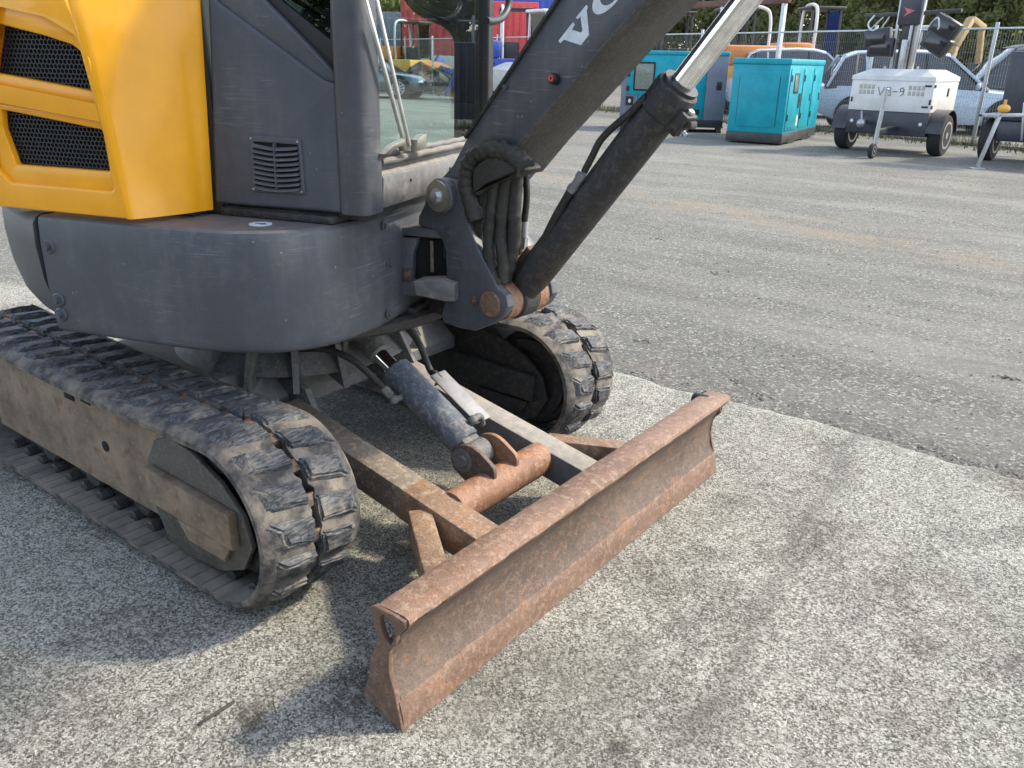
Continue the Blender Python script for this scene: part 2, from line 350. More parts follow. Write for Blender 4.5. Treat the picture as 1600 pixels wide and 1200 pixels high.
# ------------------------------------------------------------------ ground
def warped(a, scale, amt):
    n = N(a.t, 'ShaderNodeTexNoise'); n.inputs['Scale'].default_value = scale; n.inputs['Detail'].default_value = 2; a.L(a.pos, n.inputs['Vector'])
    v1 = N(a.t, 'ShaderNodeVectorMath', operation='SUBTRACT'); a.L(n.outputs['Color'], v1.inputs[0]); v1.inputs[1].default_value = (.5, .5, .5)
    v2 = N(a.t, 'ShaderNodeVectorMath', operation='SCALE'); a.L(v1.outputs[0], v2.inputs[0]); v2.inputs['Scale'].default_value = amt
    v3 = N(a.t, 'ShaderNodeVectorMath', operation='ADD'); a.L(a.pos, v3.inputs[0]); a.L(v2.outputs[0], v3.inputs[1]); return v3.outputs[0]
def slab_mat():
    a = Mat('exposed_aggregate_concrete')
    wv = warped(a, 190, .009); big = a.noise(1.3, 5, .62, dist=.6); mid = a.noise(6, 6, .72); v = a.vor(245, vec=wv); vb = a.vor(70, vec=wv); fine = a.noise(330, 3, .8); grit = a.noise(60, 6, .8)
    sm = a.noise(1, 5, .62, a.scaled(5.5, 1.7, 1, (0, 0, .12)), dist=1.2); wh = a.noise(2.6, 5, .62, dist=.5)
    def rc(vn): cs = N(a.t, 'ShaderNodeSeparateColor'); a.L(vn.outputs['Color'], cs.inputs[0]); return cs.outputs[0]
    r1, r2 = rc(v), rc(vb)
    lightc = a.ramp(r1, [(0, (.10, .096, .086)), (.2, (.21, .20, .178)), (.45, (.38, .365, .325)), (.7, (.60, .59, .545)), (1, (.80, .80, .765))])
    darkc = a.ramp(r1, [(0, (.045, .043, .040)), (.3, (.105, .10, .089)), (.6, (.185, .175, .152)), (.88, (.26, .245, .215)), (1, (.50, .485, .44))])
    w_ = a.math('ADD', a.math('MULTIPLY', wh, .75), a.math('ADD', a.math('MULTIPLY', mid, .45), a.math('MULTIPLY', grit, .35)))
    wf = a.ramp(w_, [(.56, 0.), (.80, 1.)])
    c = a.mix(wf, darkc, lightc)
    smooth = a.math('MULTIPLY', a.ramp(big, [(.50, 0.), (.60, 1.)]), a.ramp(mid, [(.42, 0.), (.56, 1.)]))
    c = a.mix(a.math('MULTIPLY', smooth, .5), c, (.225, .21, .185))
    c = a.mix(a.math('MULTIPLY', a.ramp(fine, [(.54, 0.), (.60, 1.)]), .8), c, (.045, .043, .040))
    c = a.mix(a.math('MULTIPLY', a.math('GREATER_THAN', r2, .93), .45), c, (.62, .61, .58))
    c = a.mix(a.math('MULTIPLY', a.math('MULTIPLY', a.ramp(sm, [(.52, 0.), (.66, 1.)]), a.ramp(grit, [(.40, 1.), (.60, .2)])), .42), c, (.085, .083, .082))
    # dark dragged track mark running away from the blade, and drying damp along it
    sx = N(a.t, 'ShaderNodeSeparateXYZ'); a.L(a.pos, sx.inputs[0])
    wob = a.math('MULTIPLY', a.math('SUBTRACT', a.noise(2.3, 3), .5), .16)
    line = a.math('ABSOLUTE', a.math('SUBTRACT', a.math('SUBTRACT', sx.outputs[0], wob), a.math('ADD', a.math('MULTIPLY', sx.outputs[1], -.096), .441)))
    lw = a.ramp(line, [(.006, 1.), (.05, 0.)])
    c = a.mix(a.math('MULTIPLY', a.math('MULTIPLY', lw, a.ramp(mid, [(.38, .1), (.6, 1.)])), .5), c, (.10, .092, .08))
    for px_, py_, pr, am in ((-.295, -.937, .045, .7), (-.27, -.95, .03, .6), (.375, -.524, .035, .8), (.716, .583, .20, .34), (.10, -.40, .16, .25), (-.173, -.80, .07, .3), (.62, .05, .13, .3), (.95, .35, .16, .34), (.15, .62, .12, .3)):
        dd = N(a.t, 'ShaderNodeVectorMath', operation='DISTANCE'); a.L(a.pos, dd.inputs[0]); dd.inputs[1].default_value = (px_, py_, 0)
        ms = a.ramp(a.math('ADD', a.math('DIVIDE', dd.outputs['Value'], pr), a.math('MULTIPLY', a.math('SUBTRACT', mid, .5), 2.6)), [(.35, 1.), (.95, 0.)])
        c = a.mix(a.math('MULTIPLY', a.math('MULTIPLY', ms, a.ramp(grit, [(.40, 1.), (.62, .25)])), am*1.0), c, (.06, .054, .048))
    edge = a.ramp(sx.outputs[1], [(.0, 0.), (1., 1.)])
    c = a.mix(1., c, (.95, .955, .905), 'MULTIPLY')
    h = a.math('ADD', a.math('MULTIPLY', grit, .6), a.math('ADD', a.math('MULTIPLY', fine, .45), a.math('MULTIPLY', r1, .25)))
    a.set(c, .88, Specular_IOR_Level=.25); a.bump(h, 1., .014); return a.m
def asphalt_mat():
    a = Mat('worn_asphalt'); big = a.noise(.55, 5, .6, dist=.5); v = a.vor(95, vec=warped(a, 80, .018)); fine = a.noise(120, 5, .75); mid = a.noise(4, 5, .6)
    streak = a.noise(1, 5, .6, a.scaled(.22, 1.3, 1, (0, 0, -.35)), dist=.5); tan = a.noise(1, 4, .6, a.scaled(.28, .9, 1, (0, 0, -.25)))
    cs = N(a.t, 'ShaderNodeSeparateColor'); a.L(v.outputs['Color'], cs.inputs[0])
    c = a.ramp(cs.outputs[0], [(0, (.05, .049, .046)), (.25, (.13, .126, .115)), (.55, (.22, .214, .195)), (.85, (.32, .31, .285)), (.93, (.62, .61, .57)), (1, (.75, .74, .70))])
    c = a.mix(.38, c, a.mix(mid, (.15, .145, .13), (.29, .28, .25)))
    c = a.mix(a.math('MULTIPLY', a.ramp(fine, [(.54, 0.), (.62, 1.)]), .6), c, (.06, .058, .054))
    c = a.mix(a.math('MULTIPLY', a.ramp(streak, [(.45, 0.), (.62, 1.)]), .45), c, (.36, .35, .315))
    c = a.mix(a.math('MULTIPLY', a.ramp(streak, [(.30, 1.), (.44, 0.)]), .45), c, (.125, .122, .115))
    c = a.mix(a.math('MULTIPLY', a.ramp(tan, [(.60, 0.), (.72, 1.)]), .5), c, (.34, .26, .165))
    c = a.mix(a.math('MULTIPLY', a.ramp(big, [(.36, 1.), (.5, 0.)]), .3), c, (.15, .147, .14))
    c = a.mix(1., c, (.76, .765, .73), 'MULTIPLY')
    sx = N(a.t, 'ShaderNodeSeparateXYZ'); a.L(a.pos, sx.inputs[0])
    bandd = a.math('ABSOLUTE', a.math('SUBTRACT', a.math('ADD', sx.outputs[1], a.math('MULTIPLY', sx.outputs[0], .30)), 5.35)); bandd = a.math('ADD', bandd, a.math('MULTIPLY', a.math('SUBTRACT', a.noise(1.3, 5, .7), .5), 1.5))
    c = a.mix(a.math('MULTIPLY', a.math('MULTIPLY', a.ramp(bandd, [(.02, 1.), (.42, 0.)]), a.ramp(mid, [(.38, .0), (.6, 1.)])), .45), c, (.26, .185, .105))
    dk = a.noise(1, 6, .7, a.scaled(.8, 3.2, 1, (0, 0, -.3)), dist=1.)
    c = a.mix(a.math('MULTIPLY', a.ramp(dk, [(.52, 0.), (.66, 1.)]), .5), c, (.11, .105, .096))
    a.set(c, .85, Specular_IOR_Level=.35); a.bump(a.math('ADD', fine, a.math('MULTIPLY', mid, .5)), 1., .012); return a.m
SLAB = slab_mat(); ASPH = asphalt_mat()
g = G(); S = 700
xs = [-S, -60, -25, -10, -4, 0, 4, 10, 25, 60, S]; ys = xs
vs = [(x, y, -.022) for y in ys for x in xs]; n = len(xs)
g.add(vs, [(j*n+i, j*n+i+1, (j+1)*n+i+1, (j+1)*n+i) for j in range(n-1) for i in range(n-1)])
yard = g.obj('yard_asphalt', ASPH); tag(yard, 'wide worn grey asphalt yard behind the excavator', 'yard', kind='structure')
# near concrete apron with a broken outer edge, gently uneven
def vnoise(X, Y, sc_, seed):
    r = np.random.RandomState(seed); T = r.rand(64, 64); x = X*sc_; y = Y*sc_; xi = np.floor(x).astype(int); yi = np.floor(y).astype(int); fx = x-xi; fy = y-yi
    fx = fx*fx*(3-2*fx); fy = fy*fy*(3-2*fy); q = lambda i, j: T[(xi+i) % 64, (yi+j) % 64]
    return (q(0,0)*(1-fx)+q(1,0)*fx)*(1-fy)+(q(0,1)*(1-fx)+q(1,1)*fx)*fy - .5
nx, ny = 330, 190
X, Y = np.meshgrid(np.linspace(-4.5, 4.5, nx), np.linspace(-4.2, 1.45, ny), indexing='ij')
Z = .006*vnoise(X, Y, 2.2, 1) + .004*vnoise(X, Y, 7, 2) + .003*vnoise(X, Y, 19, 3)
near = np.clip((Y-1.25)/.2, 0, 1)
Yd = Y + near*(.05*vnoise(X, Y*0, 3.1, 4) + .035*vnoise(X, Y*0, 11, 5) + .02*vnoise(X, Y*0, 33, 6))
Z = Z*(1-.5*near) - .012*np.clip((Y-1.40)/.05, 0, 1)
V = np.stack([X, Yd, Z-.004], -1).reshape(-1, 3); idx = np.arange(nx*ny).reshape(nx, ny)
Fq = np.stack([idx[:-1,:-1], idx[1:,:-1], idx[1:,1:], idx[:-1,1:]], -1).reshape(-1, 4)
edge = idx[:, -1]; low = V[edge].copy(); low[:, 2] = -.03; low[:, 1] += .01; base = len(V); V = np.vstack([V, low])
Fe = np.stack([edge[:-1], edge[1:], base+np.arange(1, nx), base+np.arange(nx-1)], -1); Fq = np.vstack([Fq, Fe])
me = bpy.data.meshes.new('slab'); me.from_pydata(V.tolist(), [], Fq.tolist()); finish(me, ang=60)
slab = link('concrete_apron', me, SLAB); tag(slab, 'pale exposed aggregate concrete apron under the excavator', 'pavement', kind='structure')
# loose chips and clods: nobody could count them
STONE = Mat('loose_chippings'); STONE.set(STONE.ramp(STONE.noise(9, 2), [(.3, (.05, .048, .045)), (.5, (.16, .15, .14)), (.7, (.42, .41, .39))]), .85); STONE = STONE.m
g = G(); rr = random.Random(3)
def chip(x, y, z, s):
    vs = []; fs = []
    for p in ((1,0,0),(-1,0,0),(0,1,0),(0,-1,0),(0,0,.8),(0,0,-.5)):
        vs.append((x+p[0]*s*rr.uniform(.5,1.3)+rr.uniform(-.3,.3)*s, y+p[1]*s*rr.uniform(.5,1.3)+rr.uniform(-.3,.3)*s, z+p[2]*s*rr.uniform(.5,1)))
    g.add(vs, [(0,2,4),(2,1,4),(1,3,4),(3,0,4),(2,0,5),(1,2,5),(3,1,5),(0,3,5)])
for i in range(2600): chip(rr.uniform(-1.9, 2.2), rr.uniform(-1.7, 1.45), -.002, rr.choice((.002, .0025, .003, .004)))
for i in range(500): chip(rr.uniform(-1.6, 2.2), 1.46+abs(rr.gauss(0, .05)), -.02, rr.uniform(.003, .007))
for i in range(2600):
    y = 1.5+rr.random()**2*9; x = rr.uniform(-1.2-(y-1.5)*.75, 2.4+y*.05); chip(x, y, -.022, rr.uniform(.003, .007)*(1+y*.12))
for (cx, cy) in ((-.15, 1.60), (-.32, 1.72), (-.95, 1.95), (-1.3, 3.6), (.62, 2.6), (-2.2, 4.4), (-.08, 1.35)):
    for k in range(9): chip(cx+rr.gauss(0, .03), cy+rr.gauss(0, .02), -.018, rr.uniform(.006, .014))
st = g.obj('loose_chippings', STONE, ang=10); tag(st, 'loose stone chips and clods scattered over the yard surface', 'gravel', kind='stuff')
g = G(); p = M.px(312, 1130, 2, .004); q = M.px(366, 1096, 2, .006); g.tube(smooth_path([p, (p+q)/2+Vector((.004, .003, .004)), q]), [.0035]*13, 6)
tag(g.obj('twig', simple('dry_twig', (.05, .042, .035), .8)), 'thin dark dry twig lying on the concrete near the blade', 'twig')

# ------------------------------------------------------------------ the excavator
EXC = empty('mini_excavator', (-1.25, 0, 0), label='yellow and grey mini excavator with rusty dozer blade and rubber tracks', cat='excavator')
def wm(o):
    mt = Matrix.LocRotScale(o.location, o.rotation_euler, o.scale) if o.rotation_mode != 'QUATERNION' else o.matrix_basis
    return mt if o.parent is None else wm(o.parent) @ o.matrix_parent_inverse @ o.matrix_basis
WMX = {}
def X(name, g_, mat, parent=None, frame=M, label=None, ang=35):
    """part of the excavator, its mesh given in the coordinates of a world frame"""
    me = g_.mesh(name, ang) if isinstance(g_, G) else g_
    parent = parent or EXC; o = link(name, me, mat); o.parent = parent
    pw = WMX.get(parent.name, Matrix.Translation((-1.25, 0, 0))); fm = frame.m if isinstance(frame, Frame) else frame
    o.matrix_basis = pw.inverted() @ fm; WMX[o.name] = fm.copy()
    if label: o['label'] = label
    return o
# ---- rubber tracks
RO, CX0, CX1, CZ, BT = .232, -.655, -2.02, .25, .030       # belt outer radius, idler and sprocket centres, belt thickness
PER = 2*(CX0-CX1) + 2*PI*RO
def trackpt(s, r=RO):
    """point on the belt centre line at arc length s (measured on the outer radius), offset r; returns x, z, angle of outward normal"""
    s = s % PER; L = CX0-CX1
    if s < L: return CX1+s, CZ+r, PI/2
    s -= L
    if s < PI*RO: a = PI/2 - s/RO; return CX0+r*math.cos(a), CZ+r*math.sin(a), a
    s -= PI*RO
    if s < L: return CX0-s, CZ-r, -PI/2
    a = -PI/2 - (s-L)/RO; return CX1+r*math.cos(a), CZ+r*math.sin(a), a
NL = 44; PITCH = PER/NL
def sag(x, z):                                             # upper run hangs a little between idler and sprocket
    return -.014*math.sin(PI*min(1, max(0, (CX0-x)/(CX0-CX1)))) if z > CZ+.1 and CX1 < x < CX0 else 0
def band(ya, yb, jit, seed, inward):
    r = random.Random(seed); n = 264; rings = []
    for i in range(n):
        s = PER*i/n; j1 = r.uniform(-jit, jit) if inward else 0
        ring = []
        for (y, rr_) in ((ya, RO-BT), (ya, RO-.016), (ya+(.020 if yb > ya else -.020), RO-.002), (yb, RO), (yb, RO-BT)):
            x, z, a = trackpt(s, rr_); ring.append((x, y+(j1 if abs(y-yb) < 1e-6 else 0), z+sag(x, z)))
        rings.append(ring)
    rings.append(rings[0]); return rings
def lugmesh(side, seed):
    """one tread block: local x along travel, y across (0 = groove, 1 = outer side), z out"""
    r = random.Random(seed); b = bmesh.new(); Wd = .140; sk = .026*side
    base = [(-.036, .008), (.036, .008), (.036+sk, Wd-.006), (-.034+sk, Wd-.006)]; top = [(-.026, .012), (.026, .012), (.023+sk*.8, Wd-.042), (-.020+sk*.8, Wd-.036)]
    vs = []
    for (x, y) in base: vs.append((x+r.uniform(-.003, .003), y*side+r.uniform(-.003, .003), -.010))
    for (x, y) in top: vs.append((x+r.uniform(-.006, .006), y*side+r.uniform(-.005, .005), .0125+r.uniform(-.004, .003)))
    bv = [b.verts.new(v) for v in vs]
    for f in ((0,1,2,3),(7,6,5,4),(0,4,5,1),(1,5,6,2),(2,6,7,3),(3,7,4,0)): b.faces.new([bv[i] for i in f])
    bmesh.ops.recalc_face_normals(b, faces=b.faces)
    bmesh.ops.bevel(b, geom=[e for e in b.edges if sum(v.co.z > 0 for v in e.verts) >= 1], offset=.006, segments=2, affect='EDGES')
    bmesh.ops.subdivide_edges(b, edges=[e for e in b.edges if e.calc_length() > .04], cuts=2, use_grid_fill=True)
    for v in b.verts:
        if v.co.z > .003: v.co += Vector((r.gauss(0, .0014), r.gauss(0, .0014), r.gauss(0, .0016)))
    me = bpy.data.meshes.new('tread_lug'); b.to_mesh(me); b.free(); finish(me, ang=40); me.materials.append(RUB); return me
LUGS = {s: [lugmesh(s, 10*i+s) for i in range(11)] for s in (1, -1)}
gl = G(); gl.box((-.030, -.016, -.035), (.030, .016, -.004), .004); LINKME = gl.mesh('track_link'); LINKME.materials.append(LINK); LINKDK = LINKME.copy(); LINKDK.materials.clear(); LINKDK.materials.append(BLKRUST)
def make_track(yc, lab):
    g_ = G(); o_, i_ = (-1, 1) if yc < 0 else (1, -1)
    for d, sd in ((-1, 1), (1, 2)):
        rg = band(yc+d*.150, yc+d*.012, .0065, sd+int(yc*10), True); g_.loft(rg, closed=True)
    # inner carcass deep in the groove
    n = 132; rings = []
    for i in range(n+1):
        ring = []
        for (y, rr_) in ((yc-.02, RO-BT), (yc-.02, RO-.034), (yc+.02, RO-.034), (yc+.02, RO-BT)):
            x, z, a = trackpt(PER*i/n, rr_ - .006); ring.append((x, y, z+sag(x, z)))
        rings.append(ring)
    g_.loft(rings)
    tr = X('track', g_, DRUB, label=lab)
    tr.data.materials.append(BELTIN)
    for p in tr.data.polygons:                              # the mud-smeared running side faces the wheels
        c = p.center; nrm = p.normal; cx = min(max(c.x, CX1), CX0)
        if nrm.x*(c.x-cx)+nrm.z*(c.z-CZ) < 0: p.material_index = 1
    tw = WMX[tr.name]
    for k in range(NL):
        for d in (-1, 1):
            s = (k + (.5 if d > 0 else 0))*PITCH; x, z, a = trackpt(s, RO); z += sag(x, z)
            o = bpy.data.objects.new('tread_lug', LUGS[d][(k*7+d) % 11]); col.objects.link(o); o.parent = tr
            tx, tz = math.sin(a), -math.cos(a)              # travel direction
            nxv, nz = math.cos(a), math.sin(a)
            o.matrix_basis = Matrix(((tx, 0, nxv, x), (0, 1, 0, yc), (tz, 0, nz, z), (0, 0, 0, 1)))
        x, z, a = trackpt((k+.25)*PITCH, RO); z += sag(x, z)
        o = bpy.data.objects.new('track_link', LINKME if (k*k+k//3) % 4 == 0 else LINKDK); col.objects.link(o); o.parent = tr
        tx, tz = math.sin(a), -math.cos(a)
        o.matrix_basis = Matrix(((tx*.55, 0, math.cos(a), x), (0, 1, 0, yc), (tz*.55, 0, math.sin(a), z), (0, 0, 0, 1)))
    # inner ribs and guide lugs on the running surface of the bottom run
    zz = CZ-RO+BT; g_ = G(); g_.box((-.021, 0, -.006), (.021, .103, .0014), .0006); rib = g_.mesh('running_rib'); rib.materials.append(BELTIN)
    g_ = G(); g_.cyl((0, -.02, .006), (0, .02, .006), .020, 10, .004); glm = g_.mesh('guide_lug'); glm.materials.append(BLKST)
    for k in range(30):
        for d in (-1, 1):
            o = bpy.data.objects.new('running_rib', rib); col.objects.link(o); o.parent = tr; o.location = (CX0+.05-k*PITCH*.5, yc+(.045 if d > 0 else -.148), zz)
            if k % 2: continue
            o = bpy.data.objects.new('guide_lug', glm); col.objects.link(o); o.parent = tr; o.location = (CX0+.06-k*PITCH*.5, yc+d*.065, zz)
    return tr
trN = make_track(-.625, 'dusty cracked rubber track on the near side'); trF = make_track(.625, 'shaded rubber track on the far side of the blade')
# ---- track frames with idler guards
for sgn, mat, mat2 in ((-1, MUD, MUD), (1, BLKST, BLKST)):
    def ypl(d): return sgn*(.625+d)
    for face in ((1, -1) if sgn < 0 else (-1, 1)):          # face 1 = outer side of that track, -1 = inner side
        pass
    g_ = G()
    prof = [(-2.0, .115), (-.97, .115), (-.93, .10), (-.80, .105), (-.72, .16), (-.72, .34), (-.86, .395), (-1.0, .415), (-2.0, .415)]
    ya, yb = sorted((ypl(-.085), ypl(.085))); g_.prism([(x, 0, z) for x, z in prof], 1, ya, yb, .012)
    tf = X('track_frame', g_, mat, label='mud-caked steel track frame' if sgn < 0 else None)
    for d in (1, -1):                                      # guard plates: both faces
        y0 = ypl(.085*d); y1 = ypl(.10*d); lo, hi = sorted((y0, y1))
        g_ = G(); oc = [(-1.0, .30), (-.95, .375), (-.88, .405), (-.78, .395), (-.66, .345), (-.58, .28), (-.555, .20), (-.60, .12), (-.70, .075), (-.84, .062), (-.94, .07), (-.99, .15)]
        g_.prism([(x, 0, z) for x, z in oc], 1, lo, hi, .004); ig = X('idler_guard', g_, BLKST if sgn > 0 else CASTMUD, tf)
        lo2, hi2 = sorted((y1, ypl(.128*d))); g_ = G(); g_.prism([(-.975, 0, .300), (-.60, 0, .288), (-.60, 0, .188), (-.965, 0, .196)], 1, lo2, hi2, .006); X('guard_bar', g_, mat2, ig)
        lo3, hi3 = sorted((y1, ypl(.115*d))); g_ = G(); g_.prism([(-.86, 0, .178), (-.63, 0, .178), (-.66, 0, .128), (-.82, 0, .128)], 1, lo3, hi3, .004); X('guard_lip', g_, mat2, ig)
    # idler wheel and bottom rollers
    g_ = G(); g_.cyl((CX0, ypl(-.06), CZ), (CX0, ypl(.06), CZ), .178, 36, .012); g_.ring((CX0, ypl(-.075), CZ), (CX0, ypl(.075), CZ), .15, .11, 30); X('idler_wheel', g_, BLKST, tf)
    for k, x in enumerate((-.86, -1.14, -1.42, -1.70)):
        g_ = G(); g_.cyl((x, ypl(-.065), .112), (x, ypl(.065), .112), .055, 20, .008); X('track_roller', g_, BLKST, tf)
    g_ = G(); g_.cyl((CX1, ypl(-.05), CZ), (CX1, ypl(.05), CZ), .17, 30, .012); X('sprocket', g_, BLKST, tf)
    if sgn < 0:
        c = M.px(165, 697, 1, -.711); g_ = G(); g_.cyl(c+Vector((0, .0, 0)), c+Vector((0, -.0025, 0)), .016, 20); X('frame_hole', g_, DARK, tf)
        for u, v in ((133, 626), (108, 620)):
            c = M.px(u, v, 1, -.711); g_ = G(); g_.box(c-Vector((.028, .002, .008)), c+Vector((.028, .0018, .008)), .001); X('frame_slot', g_, DARK, tf)
# ---- centre frame with ribbed swivel pedestal
g_ = G(); g_.prism([(-1.72, 0, .27), (-1.06, 0, .27), (-1.0, 0, .30), (-1.0, 0, .34), (-1.10, 0, .42), (-1.6, 0, .42), (-1.72, 0, .40)], 1, -.545, .545, .012)
cf = X('centre_frame', g_, DIRTY)
g_ = G(); g_.tube([(-1.25, 0, .42), (-1.25, 0, .49), (-1.25, 0, .545)], [.40, .33, .31], 48); g_.cyl((-1.25, 0, .545), (-1.25, 0, .60), .345, 48, .008); X('slew_ring', g_, CAST, cf)
for a in range(-80, 100, 20):
    t = math.radians(a); d = Vector((math.cos(t), math.sin(t), 0)); c = Vector((-1.25, 0, 0)); g_ = G()
    y = Vector((0, 0, 1)).cross(d)*.009
    pr = [(.30, .545), (.36, .545), (.44, .38), (.30, .38)]
    vs = [c+d*r+Vector((0, 0, z))+y*k for k in (-1, 1) for r, z in pr]; g_.add(vs, [(3,2,1,0),(4,5,6,7)]+[(i, (i+1) % 4, 4+(i+1) % 4, 4+i) for i in range(4)]); X('stiffener_rib', g_, CAST, cf)
YDC = -.045
for sy in (-1, 1):
    g_ = G(); g_.prism([(-1.05, 0, .24), (-.92, 0, .27), (-.88, 0, .31), (-.92, 0, .38), (-1.05, 0, .42)], 1, YDC+sy*.19-.011, YDC+sy*.19+.011, .003); X('pivot_lug', g_, CAST, cf)
# ---- dozer blade
def ext(poly, ya, yb, bev=.003): return G().prism([(x, 0, z) for x, z in poly], 1, ya, yb, bev)
front = [(0, 0), (-.006, .035), (-.014, .070), (-.030, .105), (-.036, .14), (-.036, .17), (-.028, .205), (-.012, .235), (.006, .256), (.016, .270)]
lip = [(.016, .270), (.021, .280), (.018, .289), (.006, .2935), (-.030, .293), (-.062, .290), (-.072, .284), (-.072, .270)]
back = [(-.050, .255), (-.030, .235), (-.047, .20), (-.055, .16), (-.050, .11), (-.030, .075), (-.022, .03), (-.014, 0)]
ybl = .765
def strip(pts, ya, yb, n=60, wob=.0012, seed=1):
    r = random.Random(seed); rings = []
    for i in range(n+1):
        y = ya+(yb-ya)*i/n; dx = r.gauss(0, wob*.35); rings.append([(x+dx, y, z+r.gauss(0, wob*.3)) for x, z in pts])
    return rings
g_ = G(); g_.loft(strip([(x, z) for x, z in front[2:]]+[(x, z) for x, z in back[1:5]], -ybl, ybl), closed=True, caps=True); BL = X('dozer_blade', g_, RUSTF, label='rust-brown curved dozer blade resting on the ground')
g_ = G(); g_.loft(strip(lip+[(-.055, .262), (-.03, .268), (0, .262)], -ybl-.004, ybl+.004, wob=.002, seed=2), closed=True, caps=True); X('top_lip', g_, RUSTT, BL)
g_ = G(); g_.loft(strip([(.001, 0), (-.004, .034), (-.0105, .066), (-.016, .073), (-.026, .070), (-.016, 0)], -ybl-.006, ybl+.006, wob=.002, seed=5), closed=True, caps=True); X('cutting_edge', g_, RUST, BL)
endp = [(0, .0), (-.018, .085), (-.034, .14), (-.032, .185), (-.012, .235), (.016, .272), (.016, .288), (-.004, .291), (-.068, .289), (-.082, .280), (-.080, .255), (-.064, .215), (-.072, .19), (-.090, .14), (-.098, .09), (-.115, .045), (-.108, .030)]
hole = [(-.052+.021*math.cos(t)-.008*math.sin(t), .245+.034*math.sin(t)) for t in [2*PI*k/16 for k in range(16)]]
hole = [(x+.02, z) for x, z in hole]
for sy in (-1, 1):
    lo, hi = sorted((sy*.765, sy*.7785)); me = plate([[(x, 0, z) for x, z in endp], [(x, 0, z) for x, z in hole]], 1, lo, hi, .002); X('end_plate', me, RUST, BL)
g_ = G(); g_.cyl((-.090, .72, .272), (-.030, .72, .272), .022, 16, .005); X('rubber_stop', g_, BLACK, BL)
# ---- push arms, braces, cross tube
YD = -.045                                                  # centre line of the dozer linkage
def armz(x): return .194+.2*(-x-.18)
for sy in (-1, 1):
    g_ = G(); g_.beam((-.052, YD+sy*.245, armz(-.060)-.047), (-.96, YD+sy*.245, armz(-.96)-.047), .088, .094, .006); ar = X('push_arm', g_, RUSTA if sy < 0 else DIRTY)
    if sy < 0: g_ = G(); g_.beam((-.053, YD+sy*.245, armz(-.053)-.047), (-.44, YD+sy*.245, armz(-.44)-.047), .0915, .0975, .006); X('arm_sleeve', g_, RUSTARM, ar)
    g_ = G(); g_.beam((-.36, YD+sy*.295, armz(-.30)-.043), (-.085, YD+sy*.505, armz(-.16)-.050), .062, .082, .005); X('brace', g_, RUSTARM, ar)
g_ = G(); g_.tube([(-.325, YD-.205, .184), (-.325, YD, .184), (-.325, YD+.205, .184)], .051, 28); ct = X('cross_tube', g_, RUSTTUBE)
EYE = Vector((-.410, YD, .250)); CO = EYE-Vector((-.448, 0, .228))
for y in (-.052, .052):
    cl = [(-.33, .235), (-.395, .275), (-.430, .281), (-.470, .268), (-.497, .232), (-.490, .195), (-.45, .168), (-.40, .155), (-.34, .16)]
    g_ = G(); g_.prism([(p.x+CO.x, 0, p.y+CO.z) for p in rnd([Vector((a, b, 0)) for a, b in cl], .02)], 1, YD+y-.007, YD+y+.007, .0015); X('clevis_plate', g_, RUSTTUBE if y > 0 else BLKRUST, ct)  # near plate in darker rust: shade on its side put into the colour
g_ = G(); g_.cyl(EYE+Vector((0, -.072, 0)), EYE+Vector((0, .072, 0)), .020, 18, .003); g_.ring(EYE+Vector((0, -.064, 0)), EYE+Vector((0, -.0595, 0)), .036, .021); X('clevis_pin', g_, CAST, ct)
# ---- dozer cylinder
TOPE = Vector((-.897, YD, .525)); ax = (TOPE-EYE).normalized(); 
g_ = G(); b0 = EYE+ax*.045; b1 = EYE+ax*.375
g_.tube([b0, b0+ax*.006, b0+ax*.02, b1-ax*.03, b1-ax*.008, b1], [.044, .049, .050, .050, .049, .040], 32); DC = X('dozer_cylinder', g_, CYLM)
g_ = G(); g_.cyl(EYE+Vector((0, -.036, 0)), EYE+Vector((0, .036, 0)), .042, 24, .006); g_.beam(EYE, EYE+ax*.06, .06, .07, .01, (0, 1, 0)); X('barrel_eye', g_, CAST, DC)
g_ = G(); g_.cyl(b1-ax*.02, TOPE-ax*.11, .024, 24); X('piston_rod', g_, CHROME, DC)
g_ = G(); g_.tube([TOPE-ax*.115, TOPE-ax*.11, TOPE-ax*.02], [.028, .034, .036], 22); g_.cyl(TOPE+Vector((0, -.032, 0)), TOPE+Vector((0, .032, 0)), .042, 22, .005); X('rod_eye', g_, CAST, DC)
for y in (-.052, .052):
    g_ = G(); g_.prism([(p.x, 0, p.y) for p in rnd([Vector((-.885, .53, 0)), Vector((-.90, .455, 0)), Vector((-1.02, .42, 0)), Vector((-1.02, .56, 0)), Vector((-.93, .57, 0))], .03)], 1, YD+y-.01, YD+y+.01, .002); X('rod_lug', g_, CAST, DC)
up_ = ax.cross(Vector((0, 1, 0))); up_ = -up_ if up_.z < 0 else up_
g_ = G(); pa = b0+ax*.02+Vector((0, .080, 0))+up_*.042; pb = b1-ax*.095+Vector((0, .080, 0))+up_*.042; g_.beam(pa, pb, .066, .006, .002, up_); X('hose_guard', g_, GALVD, DC)
g_ = G(); g_.beam(pa+ax*.02-up_*.03, pa+ax*.02, .03, .004, 0, ax); g_.beam(pb-ax*.02-up_*.03, pb-ax*.02, .03, .004, 0, ax); X('guard_bracket', g_, BLKST, DC)
hs = [M.px(560, 490, 1, .0)+Vector((-.12, .06, .0)), M.px(588, 510, 1, .0), M.px(622, 503, 1, .03), M.px(652, 532, 1, .045), M.px(672, 578, 1, .045), pb+up_*.004+Vector((0, 0, -.012)), pb-ax*.12-up_*.018]
g_ = G(); g_.tube(smooth_path(hs, 8), .0105, 12); X('hose', g_, HOSE, DC)
hs = [M.px(440, 548, 1, -.20), M.px(475, 545, 1, -.20), M.px(510, 546, 1, -.19), M.px(550, 562, 1, -.17), M.px(585, 592, 1, -.14), M.px(603, 611, 1, -.13)]
